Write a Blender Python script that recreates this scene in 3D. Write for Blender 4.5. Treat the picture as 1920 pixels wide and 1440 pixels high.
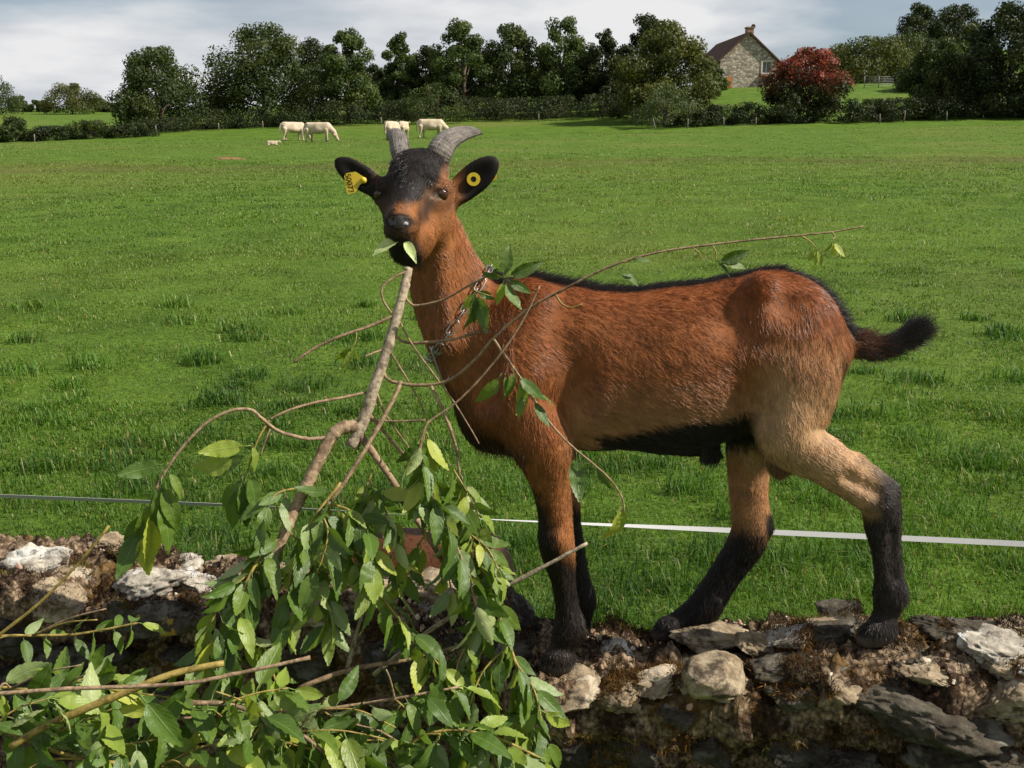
import bpy, math, random
import numpy as np
from mathutils import Vector, Matrix, Quaternion

# ------------------------------------------------------------------ camera, sky, sun, exposure
scene = bpy.context.scene
for _o in list(bpy.data.objects):
    bpy.data.objects.remove(_o)
COL = scene.collection
R = math.radians
CAM = np.array([0.0, 0.0, 1.75])
PITCH = R(11.7)
FPX = 2026.0                       # focal length in pixels of the 1920 px wide picture
cam_data = bpy.data.cameras.new("camera")
cam_data.sensor_width = 36.0
cam_data.lens = 36.0 * FPX / 1920.0
cam_data.clip_start = 0.05
cam_data.clip_end = 6000.0
cam = bpy.data.objects.new("camera", cam_data)
cam.location = CAM
cam.rotation_euler = (R(90) - PITCH, 0, 0)
COL.objects.link(cam)
scene.camera = cam

TO_SUN = Vector((0.72, -0.14, 0.67)).normalized()
SUN_EL = math.asin(TO_SUN.z)
SUN_AZ = math.atan2(TO_SUN.x, TO_SUN.y)

world = bpy.data.worlds.new("World")
scene.world = world
world.use_nodes = True
wn = world.node_tree
wn.nodes.clear()
def W(t, **k):
    n = wn.nodes.new(t)
    for a, b in k.items():
        setattr(n, a, b)
    return n
w_out = W('ShaderNodeOutputWorld'); w_bg = W('ShaderNodeBackground')
sky = W('ShaderNodeTexSky', sky_type='NISHITA', sun_disc=False, sun_elevation=SUN_EL, sun_rotation=SUN_AZ,
        air_density=1.0, dust_density=0.35, ozone_density=1.6, altitude=300)
w_tc = W('ShaderNodeTexCoord')
w_sep = W('ShaderNodeSeparateXYZ')
wn.links.new(w_tc.outputs['Generated'], w_sep.inputs[0])
# project the view direction on a cloud layer: (x, y) / (z + c)
w_add = W('ShaderNodeMath', operation='ADD'); w_add.inputs[1].default_value = 0.16
w_mx0 = W('ShaderNodeMath', operation='MAXIMUM'); w_mx0.inputs[1].default_value = 0.0
wn.links.new(w_sep.outputs[2], w_mx0.inputs[0]); wn.links.new(w_mx0.outputs[0], w_add.inputs[0])
w_dx = W('ShaderNodeMath', operation='DIVIDE'); w_dy = W('ShaderNodeMath', operation='DIVIDE')
wn.links.new(w_sep.outputs[0], w_dx.inputs[0]); wn.links.new(w_add.outputs[0], w_dx.inputs[1])
wn.links.new(w_sep.outputs[1], w_dy.inputs[0]); wn.links.new(w_add.outputs[0], w_dy.inputs[1])
w_cmb = W('ShaderNodeCombineXYZ')
wn.links.new(w_dx.outputs[0], w_cmb.inputs[0]); wn.links.new(w_dy.outputs[0], w_cmb.inputs[1])
w_n1 = W('ShaderNodeTexNoise'); w_n1.inputs['Scale'].default_value = 0.75; w_n1.inputs['Detail'].default_value = 9
w_n1.inputs['Roughness'].default_value = 0.52; w_n1.inputs['Distortion'].default_value = 0.25
w_map = W('ShaderNodeMapping'); w_map.inputs['Location'].default_value = (6.025, 0.62, 17.31)
wn.links.new(w_cmb.outputs[0], w_map.inputs[0]); wn.links.new(w_map.outputs[0], w_n1.inputs['Vector'])
w_r1 = W('ShaderNodeValToRGB')
w_r1.color_ramp.elements[0].position = 0.42; w_r1.color_ramp.elements[1].position = 0.58
w_r1.color_ramp.elements[0].color = (0.22, 0.22, 0.22, 1)
wn.links.new(w_n1.outputs[0], w_r1.inputs[0])
w_n2 = W('ShaderNodeTexNoise'); w_n2.inputs['Scale'].default_value = 1.7; w_n2.inputs['Detail'].default_value = 7
w_map2 = W('ShaderNodeMapping'); w_map2.inputs['Location'].default_value = (7.7, 2.2, 4.0)
wn.links.new(w_cmb.outputs[0], w_map2.inputs[0]); wn.links.new(w_map2.outputs[0], w_n2.inputs['Vector'])
w_r2 = W('ShaderNodeValToRGB')
w_r2.color_ramp.elements[0].position = 0.40; w_r2.color_ramp.elements[0].color = (7.8, 8.2, 8.8, 1)
w_r2.color_ramp.elements[1].position = 0.60; w_r2.color_ramp.elements[1].color = (11.0, 11.0, 11.1, 1)
wn.links.new(w_n2.outputs[0], w_r2.inputs[0])
w_mix = W('ShaderNodeMix', data_type='RGBA')
wn.links.new(w_r1.outputs[0], w_mix.inputs['Factor'])
wn.links.new(sky.outputs[0], w_mix.inputs['A']); wn.links.new(w_r2.outputs[0], w_mix.inputs['B'])
wn.links.new(w_mix.outputs['Result'], w_bg.inputs['Color'])
w_bg.inputs['Strength'].default_value = 0.048
wn.links.new(w_bg.outputs[0], w_out.inputs['Surface'])

sun_data = bpy.data.lights.new("sun", 'SUN')
sun_data.energy = 5.0
sun_data.angle = R(0.5)
sun_data.color = (1.0, 0.93, 0.82)
sun = bpy.data.objects.new("sun", sun_data)
sun.rotation_euler = TO_SUN.to_track_quat('Z', 'Y').to_euler()
sun.location = (20, -8, 20)
COL.objects.link(sun)

vs = scene.view_settings
vs.view_transform = 'Standard'; vs.look = 'None'; vs.gamma = 1.0; vs.exposure = 0.65
vs.use_curve_mapping = False
scene.cycles.use_denoising = True
scene.cycles.max_bounces = 6
scene.cycles.transparent_max_bounces = 8
scene.cycles.use_adaptive_sampling = True

# ------------------------------------------------------------------ helpers
rng = np.random.default_rng(7)
random.seed(7)
CP, SP = math.cos(PITCH), math.sin(PITCH)

def ray(px, py):
    cx = (px - 960.0) / FPX; cy = (720.0 - py) / FPX
    return np.array([cx, CP + cy * SP, -SP + cy * CP])

def at(px, py, Y):
    """world point that stands at distance Y in front of the camera and is seen at pixel (px, py)"""
    d = ray(px, py)
    return CAM + d * (Y / d[1])

def m_per_px(px, py, Y):
    return (Y / ray(px, py)[1]) / FPX

def fade(t): return t * t * t * (t * (t * 6 - 15) + 10)
_perm = np.random.default_rng(3).permutation(512).astype(np.int64)
_perm = np.concatenate([_perm, _perm, _perm])
_grad = np.random.default_rng(4).normal(size=(512, 3)); _grad /= np.linalg.norm(_grad, axis=1)[:, None]
def noise(p, scale=1.0, seed=0):
    """gradient noise, about -0.6..0.6, p (n,3)"""
    p = np.asarray(p, dtype=np.float64) * scale + seed * 17.31
    i = np.floor(p).astype(np.int64); f = p - i; i &= 511
    u = fade(f)
    out = np.zeros(len(p))
    for dx in (0, 1):
        wx = u[:, 0] if dx else 1 - u[:, 0]
        for dy in (0, 1):
            wy = u[:, 1] if dy else 1 - u[:, 1]
            for dz in (0, 1):
                wz = u[:, 2] if dz else 1 - u[:, 2]
                h = _perm[_perm[_perm[(i[:, 0] + dx) & 511] + ((i[:, 1] + dy) & 511)] + ((i[:, 2] + dz) & 511)]
                g = _grad[h]
                out += wx * wy * wz * (g[:, 0] * (f[:, 0] - dx) + g[:, 1] * (f[:, 1] - dy) + g[:, 2] * (f[:, 2] - dz))
    return out
def fbm(p, scale=1.0, octaves=4, seed=0, gain=0.5):
    out = 0.0; a = 1.0
    for o in range(octaves):
        out = out + a * noise(p, scale * 2.03 ** o, seed + o * 3)
        a *= gain
    return out
def sstep(a, b, x):
    t = np.clip((x - a) / (b - a), 0, 1)
    return t * t * (3 - 2 * t)

def mesh_data(name, verts, faces, smooth=True, colors=None, uvs=None, cname='tint'):
    """faces: array (n,k) or a list of such arrays"""
    me = bpy.data.meshes.new(name)
    verts = np.asarray(verts, dtype=np.float32)
    if isinstance(faces, np.ndarray): faces = [faces]
    faces = [np.asarray(f, dtype=np.int32) for f in faces if len(f)]
    nf = sum(len(f) for f in faces)
    loops = np.concatenate([f.ravel() for f in faces])
    tot = np.concatenate([np.full(len(f), f.shape[1], dtype=np.int32) for f in faces])
    start = np.concatenate([[0], np.cumsum(tot)[:-1]]).astype(np.int32)
    me.vertices.add(len(verts)); me.vertices.foreach_set('co', verts.ravel())
    me.loops.add(len(loops)); me.loops.foreach_set('vertex_index', loops)
    me.polygons.add(nf); me.polygons.foreach_set('loop_start', start)
    me.polygons.foreach_set('use_smooth', np.full(nf, smooth, dtype=bool))
    if uvs is not None:
        ul = me.uv_layers.new(name='UVMap')
        ul.data.foreach_set('uv', np.asarray(uvs, dtype=np.float32)[loops].ravel())
    if colors is not None:
        c = np.ones((len(verts), 4), dtype=np.float32); c[:, :np.shape(colors)[1]] = colors
        a = me.attributes.new(cname, 'FLOAT_COLOR', 'POINT'); a.data.foreach_set('color', c.ravel())
    me.update(calc_edges=True); me.validate()
    return me

def obj(name, me, mat=None, parent=None, loc=None):
    o = bpy.data.objects.new(name, me)
    COL.objects.link(o)
    if mat is not None and me is not None and not me.materials:
        for m in (mat if isinstance(mat, (list, tuple)) else [mat]):
            me.materials.append(m)
    if parent is not None:
        o.parent = parent
    if loc is not None:
        o.location = loc
    return o

def tag(o, label=None, cat=None, group=None, kind=None):
    if label: o['label'] = label
    if cat: o['category'] = cat
    if group: o['group'] = group
    if kind: o['kind'] = kind
    return o

def empty(name, loc=(0, 0, 0)):
    o = bpy.data.objects.new(name, None); o.empty_display_size = 0.1
    o.location = loc; COL.objects.link(o)
    return o

class MB:
    """collects vertices and faces for one mesh"""
    def __init__(s): s.v = []; s.f = {}; s.n = 0
    def add(s, verts, faces):
        verts = np.asarray(verts, float)
        for f in faces:
            s.f.setdefault(len(f), []).append([i + s.n for i in f])
        s.v.append(verts); s.n += len(verts)
    def box(s, c, d, rot=None):
        x, y, z = [q / 2 for q in d]
        v = np.array([[a, b, e] for a in (-x, x) for b in (-y, y) for e in (-z, z)])
        if rot is not None: v = v @ np.array(rot).T
        s.add(v + np.array(c), [(0, 1, 3, 2), (4, 6, 7, 5), (0, 4, 5, 1), (2, 3, 7, 6), (0, 2, 6, 4), (1, 5, 7, 3)])
    def tube(s, pts, rad, n=8, cap=True):
        pts = np.asarray(pts, float); rad = np.broadcast_to(rad, (len(pts),))
        T = np.gradient(pts, axis=0); T /= np.linalg.norm(T, axis=1)[:, None] + 1e-12
        up = np.array([0.0, 0.0, 1.0]) if abs(T[0][2]) < 0.9 else np.array([1.0, 0, 0])
        rings = []
        a = np.linspace(0, 2 * np.pi, n, endpoint=False)
        u = np.cross(up, T[0]); u /= np.linalg.norm(u)
        for i in range(len(pts)):
            u = u - T[i] * np.dot(u, T[i]); u /= np.linalg.norm(u) + 1e-12
            w = np.cross(T[i], u)
            rings.append(pts[i] + rad[i] * (np.cos(a)[:, None] * u + np.sin(a)[:, None] * w))
        v = np.concatenate(rings); f = []
        for i in range(len(pts) - 1):
            for j in range(n):
                f.append((i * n + j, i * n + (j + 1) % n, (i + 1) * n + (j + 1) % n, (i + 1) * n + j))
        if cap:
            v = np.concatenate([v, pts[:1], pts[-1:]]); k = len(v)
            for j in range(n):
                f.append((k - 2, (j + 1) % n, j)); f.append((k - 1, (len(pts) - 1) * n + j, (len(pts) - 1) * n + (j + 1) % n))
        s.add(v, f)
    def mesh(s, name, smooth=True, **k):
        return mesh_data(name, np.concatenate(s.v), [np.array(f) for f in s.f.values()], smooth, **k)
    def build(s, name, mat, parent=None, smooth=True, **k):
        return obj(name, s.mesh(name, smooth, **k), mat, parent)

def smooth_path(pts, n):
    """Catmull-Rom through the points, n samples per span"""
    P = np.asarray(pts, float)
    P = np.vstack([2 * P[0] - P[1], P, 2 * P[-1] - P[-2]])
    out = []
    for i in range(1, len(P) - 2):
        t = np.linspace(0, 1, n, endpoint=False)[:, None]
        a, b, c, d = P[i - 1], P[i], P[i + 1], P[i + 2]
        out.append(0.5 * (2 * b + (c - a) * t + (2 * a - 5 * b + 4 * c - d) * t ** 2 + (3 * b - a - 3 * c + d) * t ** 3))
    out.append(P[-2][None])
    return np.vstack(out)

# ------------------------------------------------------------------ materials
def mat_new(name):
    m = bpy.data.materials.new(name); m.use_nodes = True
    nt = m.node_tree; nt.nodes.clear()
    return m, nt
def N(nt, t, ins=None, **k):
    n = nt.nodes.new(t)
    for a, b in k.items(): setattr(n, a, b)
    for a, b in (ins or {}).items():
        if hasattr(b, 'links') or isinstance(b, bpy.types.NodeSocket): nt.links.new(b, n.inputs[a])
        else: n.inputs[a].default_value = b
    return n
def ramp(nt, fac, stops):
    n = nt.nodes.new('ShaderNodeValToRGB'); nt.links.new(fac, n.inputs[0])
    el = n.color_ramp.elements
    while len(el) < len(stops): el.new(0.5)
    for e, (p, c) in zip(el, stops):
        e.position = p; e.color = (*c, 1) if len(c) == 3 else c
    return n.outputs[0]
def mixc(nt, f, a, b, mode='MIX'):
    n = nt.nodes.new('ShaderNodeMix'); n.data_type = 'RGBA'; n.blend_type = mode
    for key, v in (('Factor', f), ('A', a), ('B', b)):
        s = [i for i in n.inputs if i.name == key and i.type == ('VALUE' if key == 'Factor' else 'RGBA')][0]
        if isinstance(v, bpy.types.NodeSocket): nt.links.new(v, s)
        else: s.default_value = v if not isinstance(v, tuple) or len(v) == 4 else (*v, 1)
    return [o for o in n.outputs if o.type == 'RGBA'][0]
def coords(nt, kind='Object', scale=None):
    tc = nt.nodes.new('ShaderNodeTexCoord'); o = tc.outputs[kind]
    if scale is not None:
        m = N(nt, 'ShaderNodeMapping', {'Vector': o, 'Scale': scale}); o = m.outputs[0]
    return o
def world_pos(nt):
    return nt.nodes.new('ShaderNodeNewGeometry').outputs['Position']
def tex_noise(nt, vec, scale, detail=4, rough=0.55, dist=0.0):
    return N(nt, 'ShaderNodeTexNoise', {'Vector': vec, 'Scale': scale, 'Detail': detail, 'Roughness': rough, 'Distortion': dist}).outputs[0]
def bump(nt, h, strength=0.5, dist=0.01):
    return N(nt, 'ShaderNodeBump', {'Height': h, 'Strength': strength, 'Distance': dist}).outputs[0]
def finish(nt, color, rough=0.8, spec=0.3, normal=None, translucent=None, tfac=0.3, sheen=0.0, metallic=0.0):
    ins = {'Base Color': color, 'Roughness': rough, 'Specular IOR Level': spec, 'Metallic': metallic}
    if sheen: ins['Sheen Weight'] = sheen
    p = N(nt, 'ShaderNodeBsdfPrincipled', ins)
    if normal is not None: nt.links.new(normal, p.inputs['Normal'])
    out = nt.nodes.new('ShaderNodeOutputMaterial'); sh = p.outputs[0]
    if translucent is not None:
        t = N(nt, 'ShaderNodeBsdfTranslucent', {'Color': translucent})
        mx = N(nt, 'ShaderNodeMixShader', {0: tfac, 1: sh, 2: t.outputs[0]}); sh = mx.outputs[0]
    nt.links.new(sh, out.inputs['Surface'])
def attr(nt, name):
    return N(nt, 'ShaderNodeAttribute', attribute_name=name).outputs['Color']
def simple_mat(name, color, rough=0.7, spec=0.3, var=0.25, scale=8.0, bmp=0.0, metallic=0.0):
    m, nt = mat_new(name)
    n = tex_noise(nt, coords(nt), scale, 5)
    c = ramp(nt, n, [(0.3, tuple(q * (1 - var) for q in color)), (0.7, tuple(min(1, q * (1 + var)) for q in color))])
    finish(nt, c, rough, spec, bump(nt, n, bmp, 0.01) if bmp else None, metallic=metallic)
    return m
M = {}
# ------------------------------------------------------------------ the ground
def ground_z(x, y):
    x = np.asarray(x, float); y = np.asarray(y, float)
    u = np.clip(x, -160, 160)
    s = 0.045 + 0.00022 * np.clip(u, -60, 60)
    yy = np.clip(y, 0, 260)
    z = np.where(yy > 6, (yy - 6) * s, 0.0)
    z = z + (0.038 + 0.014 * sstep(-45, -20, u)) * np.clip(yy - 95, 0, 140)
    z = z + 0.045 * np.clip(yy - 103, 0, 34) * sstep(8, 22, u)
    z = z - (0.052 + s - 0.01) * np.clip(yy - 137, 0, 140) * sstep(8, 30, u)
    z = z + 13 * np.exp(-((u - 98) / 30) ** 2 - ((yy - 245) / 45) ** 2)
    p = np.stack([x, y, np.zeros_like(x)], -1).reshape(-1, 3)
    b = (0.35 * noise(p, 0.045, 2) + 0.10 * noise(p, 0.16, 5)) .reshape(x.shape)
    b = b * sstep(5, 25, y)
    b = b + 0.022 * noise(p, 0.9, 9).reshape(x.shape) * sstep(2.6, 4, y)
    # a low old bank that runs across the pasture
    w = y - (43 + 0.05 * x + 2.0 * noise(p * np.array([1, 0, 0]), 0.05, 4).reshape(x.shape))
    b = b + 0.22 * np.exp(-(w / 3.0) ** 2)
    return z + b

def make_ground():
    xs = np.concatenate([-np.geomspace(2600, 3.2, 90), np.linspace(-3, 3, 61), np.geomspace(3.2, 2600, 90)])
    ys = np.concatenate([np.linspace(-60, 1.5, 14), np.linspace(2, 8, 61), np.geomspace(8.15, 300, 190), np.geomspace(320, 5000, 16)])
    X, Y = np.meshgrid(xs, ys)
    Z = ground_z(X, Y)
    nx, ny = len(xs), len(ys)
    i = np.arange(nx * ny).reshape(ny, nx)
    f = np.stack([i[:-1, :-1], i[:-1, 1:], i[1:, 1:], i[1:, :-1]], -1).reshape(-1, 4)
    m, nt = mat_new('pasture')
    pos = world_pos(nt)
    big = tex_noise(nt, pos, 0.09, 5, 0.6)
    mid = tex_noise(nt, pos, 0.9, 6, 0.65)
    mp = N(nt, 'ShaderNodeMapping', {'Vector': pos, 'Scale': (0.35, 1.3, 1.0)}).outputs[0]
    streak = tex_noise(nt, mp, 0.8, 5, 0.62)
    fine = tex_noise(nt, pos, 14.0, 6, 0.75)
    c = ramp(nt, mid, [(0.30, (0.048, 0.090, 0.009)), (0.52, (0.080, 0.142, 0.015)), (0.72, (0.108, 0.176, 0.021))])
    dry = ramp(nt, big, [(0.50, (0, 0, 0)), (0.68, (0.55, 0.55, 0.55))])
    c = mixc(nt, dry, c, (0.145, 0.155, 0.036))
    st = ramp(nt, streak, [(0.60, (0, 0, 0)), (0.74, (0.65, 0.65, 0.65))])
    c = mixc(nt, st, c, (0.040, 0.066, 0.010))
    # trodden, browner grass along the old bank
    bn = tex_noise(nt, N(nt, 'ShaderNodeMapping', {'Vector': pos, 'Scale': (0.25, 0.9, 1)}).outputs[0], 0.9, 6, 0.7)
    sy = N(nt, 'ShaderNodeSeparateXYZ', {0: pos}).outputs[1]
    sx = N(nt, 'ShaderNodeSeparateXYZ', {0: pos}).outputs[0]
    lin = N(nt, 'ShaderNodeMath', {0: sx, 1: -0.05}, operation='MULTIPLY').outputs[0]
    d0 = N(nt, 'ShaderNodeMath', {0: sy, 1: lin}, operation='ADD').outputs[0]
    d1 = N(nt, 'ShaderNodeMath', {0: d0, 1: 40.0}, operation='SUBTRACT').outputs[0]
    d2 = N(nt, 'ShaderNodeMath', {0: d1}, operation='ABSOLUTE').outputs[0]
    d3 = N(nt, 'ShaderNodeMapRange', {0: d2, 1: 0.5, 2: 5.0, 3: 1.0, 4: 0.0}).outputs[0]
    d4 = N(nt, 'ShaderNodeMath', {0: d3, 1: bn}, operation='MULTIPLY').outputs[0]
    bf = ramp(nt, d4, [(0.34, (0, 0, 0)), (0.60, (0.7, 0.7, 0.7))])
    c = mixc(nt, bf, c, (0.095, 0.075, 0.028))
    fd = ramp(nt, fine, [(0.30, (0.45, 0.45, 0.45)), (0.62, (1.15, 1.15, 1.15))])
    c = mixc(nt, 1.0, c, fd, 'MULTIPLY')
    finish(nt, c, 0.9, 0.1, bump(nt, fine, 0.7, 0.05))
    o = obj('pasture_ground', mesh_data('pasture_ground', np.stack([X, Y, Z], -1).reshape(-1, 3), f), m)
    tag(o, 'green sloping pasture of short grass', 'pasture', kind='structure')

make_ground()

def grass_material():
    m, nt = mat_new('grass_blade')
    a = attr(nt, 'tint')
    finish(nt, a, 0.55, 0.35, None, translucent=mixc(nt, 1.0, a, (1.25, 1.35, 0.7), 'MULTIPLY'), tfac=0.35)
    return m
M['grass'] = grass_material()

def grass_tint(p, r):
    n1 = fbm(p, 0.45, 3, 1); n2 = noise(p, 0.085, 7)
    g = np.array([0.098, 0.182, 0.017]); d = np.array([0.038, 0.086, 0.008]); l = np.array([0.165, 0.200, 0.042]); dry = np.array([0.27, 0.23, 0.085])
    n3 = fbm(p, 2.3, 2, 17)
    t = np.clip(0.55 + 1.0 * n1 + 0.9 * n3 + 0.45 * (r[:, 0] - 0.5), 0, 1)[:, None]
    c = d * (1 - t) + g * t
    t2 = np.clip(n2 * 1.9 + 0.12 + 0.3 * r[:, 1], 0, 0.8)[:, None]
    c = c * (1 - t2) + l * t2
    k = (r[:, 2] > 0.955)[:, None]
    return np.where(k, dry, c) * (0.8 + 0.4 * r[:, 3:4])

def make_grass():
    V = []; F4 = []; F3 = []; C = []; off = 0
    def blades(n, y0, y1, L0, L1, wpx, seg, power):
        nonlocal off
        t = rng.random(n) ** power
        y = y0 + (y1 - y0) * t
        x = (rng.random(n) * 2 - 1) * (y * 0.52 + 0.35)
        base = np.stack([x, y, np.zeros(n)], 1)
        tuft = np.clip(0.5 + 1.2 * fbm(base, 1.3, 3, 11), 0, 1) ** 2
        bump_ = np.clip(noise(base, 3.1, 21) * 2.2 - 0.35, 0, 1)
        keep = rng.random(n) < (0.45 + 0.55 * np.clip(0.6 + noise(base, 4.0, 13), 0, 1))
        base = base[keep]; tuft = tuft[keep]; bump_ = bump_[keep]; n = len(base)
        base[:, 2] = ground_z(base[:, 0], base[:, 1]) - 0.006
        r = rng.random((n, 6))
        L = (L0 + (L1 - L0) * r[:, 0] ** 2.2) * (0.50 + 0.7 * tuft + 1.2 * bump_)
        ang = rng.random(n) * 2 * np.pi
        lean = 0.2 + 0.85 * r[:, 1]
        side = np.stack([np.cos(ang), np.sin(ang), np.zeros(n)], 1)
        fw = np.stack([-np.sin(ang), np.cos(ang), np.zeros(n)], 1)
        w = (wpx * base[:, 1] / FPX * (0.7 + 0.6 * r[:, 2]))[:, None]
        up = np.array([0, 0, 1.0])
        Lc = L[:, None]; ln = lean[:, None]
        tip = base + fw * Lc * ln * 0.9 + up * Lc * np.sqrt(np.clip(1 - 0.6 * ln ** 2, 0.1, 1))
        tint = grass_tint(base, r)
        if seg == 2:
            mid = base + fw * Lc * ln * 0.28 + up * Lc * 0.60
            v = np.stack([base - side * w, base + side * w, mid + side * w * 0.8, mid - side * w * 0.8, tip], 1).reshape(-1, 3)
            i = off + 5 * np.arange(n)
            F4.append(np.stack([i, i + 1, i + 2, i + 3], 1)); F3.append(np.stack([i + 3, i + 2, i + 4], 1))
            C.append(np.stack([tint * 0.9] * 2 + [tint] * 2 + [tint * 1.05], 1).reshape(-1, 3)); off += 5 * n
        else:
            v = np.stack([base - side * w, base + side * w, tip], 1).reshape(-1, 3)
            i = off + 3 * np.arange(n)
            F3.append(np.stack([i, i + 1, i + 2], 1))
            C.append(np.stack([tint] * 3, 1).reshape(-1, 3)); off += 3 * n
        V.append(v)
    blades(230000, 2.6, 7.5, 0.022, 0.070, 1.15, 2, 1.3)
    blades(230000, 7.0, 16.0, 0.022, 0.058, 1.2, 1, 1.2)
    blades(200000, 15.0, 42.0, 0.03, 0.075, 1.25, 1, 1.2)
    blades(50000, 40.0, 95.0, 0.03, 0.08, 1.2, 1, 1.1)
    # coarse tufts left by the grazing
    nt_ = 230; ty = 2.75 + 9 * rng.random(nt_) ** 1.8; tx = (rng.random(nt_) * 2 - 1) * (ty * 0.52 + 0.3)
    k = rng.integers(0, nt_, 22000); n = len(k)
    sp = (0.05 + 0.06 * rng.random(nt_))[k][:, None]
    b2 = np.stack([tx[k], ty[k]], 1) + rng.normal(size=(n, 2)) * sp * np.array([1.3, 1.0])
    base = np.stack([b2[:, 0], b2[:, 1], ground_z(b2[:, 0], b2[:, 1]) - 0.005], 1)
    r = rng.random((n, 6)); ang = r[:, 0] * 6.283
    fw = np.stack([np.cos(ang), np.sin(ang), np.zeros(n)], 1); side = np.stack([-np.sin(ang), np.cos(ang), np.zeros(n)], 1)
    Lc = ((0.05 + 0.10 * r[:, 1]) * (0.6 + 0.7 * rng.random(nt_))[k])[:, None]; ln = (0.25 + 0.7 * r[:, 2])[:, None]; w = (1.2 * base[:, 1] / FPX)[:, None]
    up = np.array([0, 0, 1.0])
    mid = base + fw * Lc * ln * 0.35 + up * Lc * 0.62; tip = base + fw * Lc * ln * 1.05 + up * Lc * np.sqrt(np.clip(1 - 0.75 * ln ** 2, 0.05, 1))
    tint = grass_tint(base, r) * (np.array([0.72, 0.85, 0.9]) + 0.06 * np.clip(base[:, 1:2] - 5, 0, 4))
    V.append(np.stack([base - side * w, base + side * w, mid + side * w * 0.8, mid - side * w * 0.8, tip], 1).reshape(-1, 3))
    i = off + 5 * np.arange(n); F4.append(np.stack([i, i + 1, i + 2, i + 3], 1)); F3.append(np.stack([i + 3, i + 2, i + 4], 1))
    C.append(np.repeat(tint, 5, 0)); off += 5 * n
    me = mesh_data('grass', np.concatenate(V), [np.concatenate(F4), np.concatenate(F3)], False, np.concatenate(C))
    o = obj('grass', me, M['grass'])
    tag(o, 'short green grass blades growing all over the pasture', 'grass', kind='stuff')
make_grass()
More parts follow.
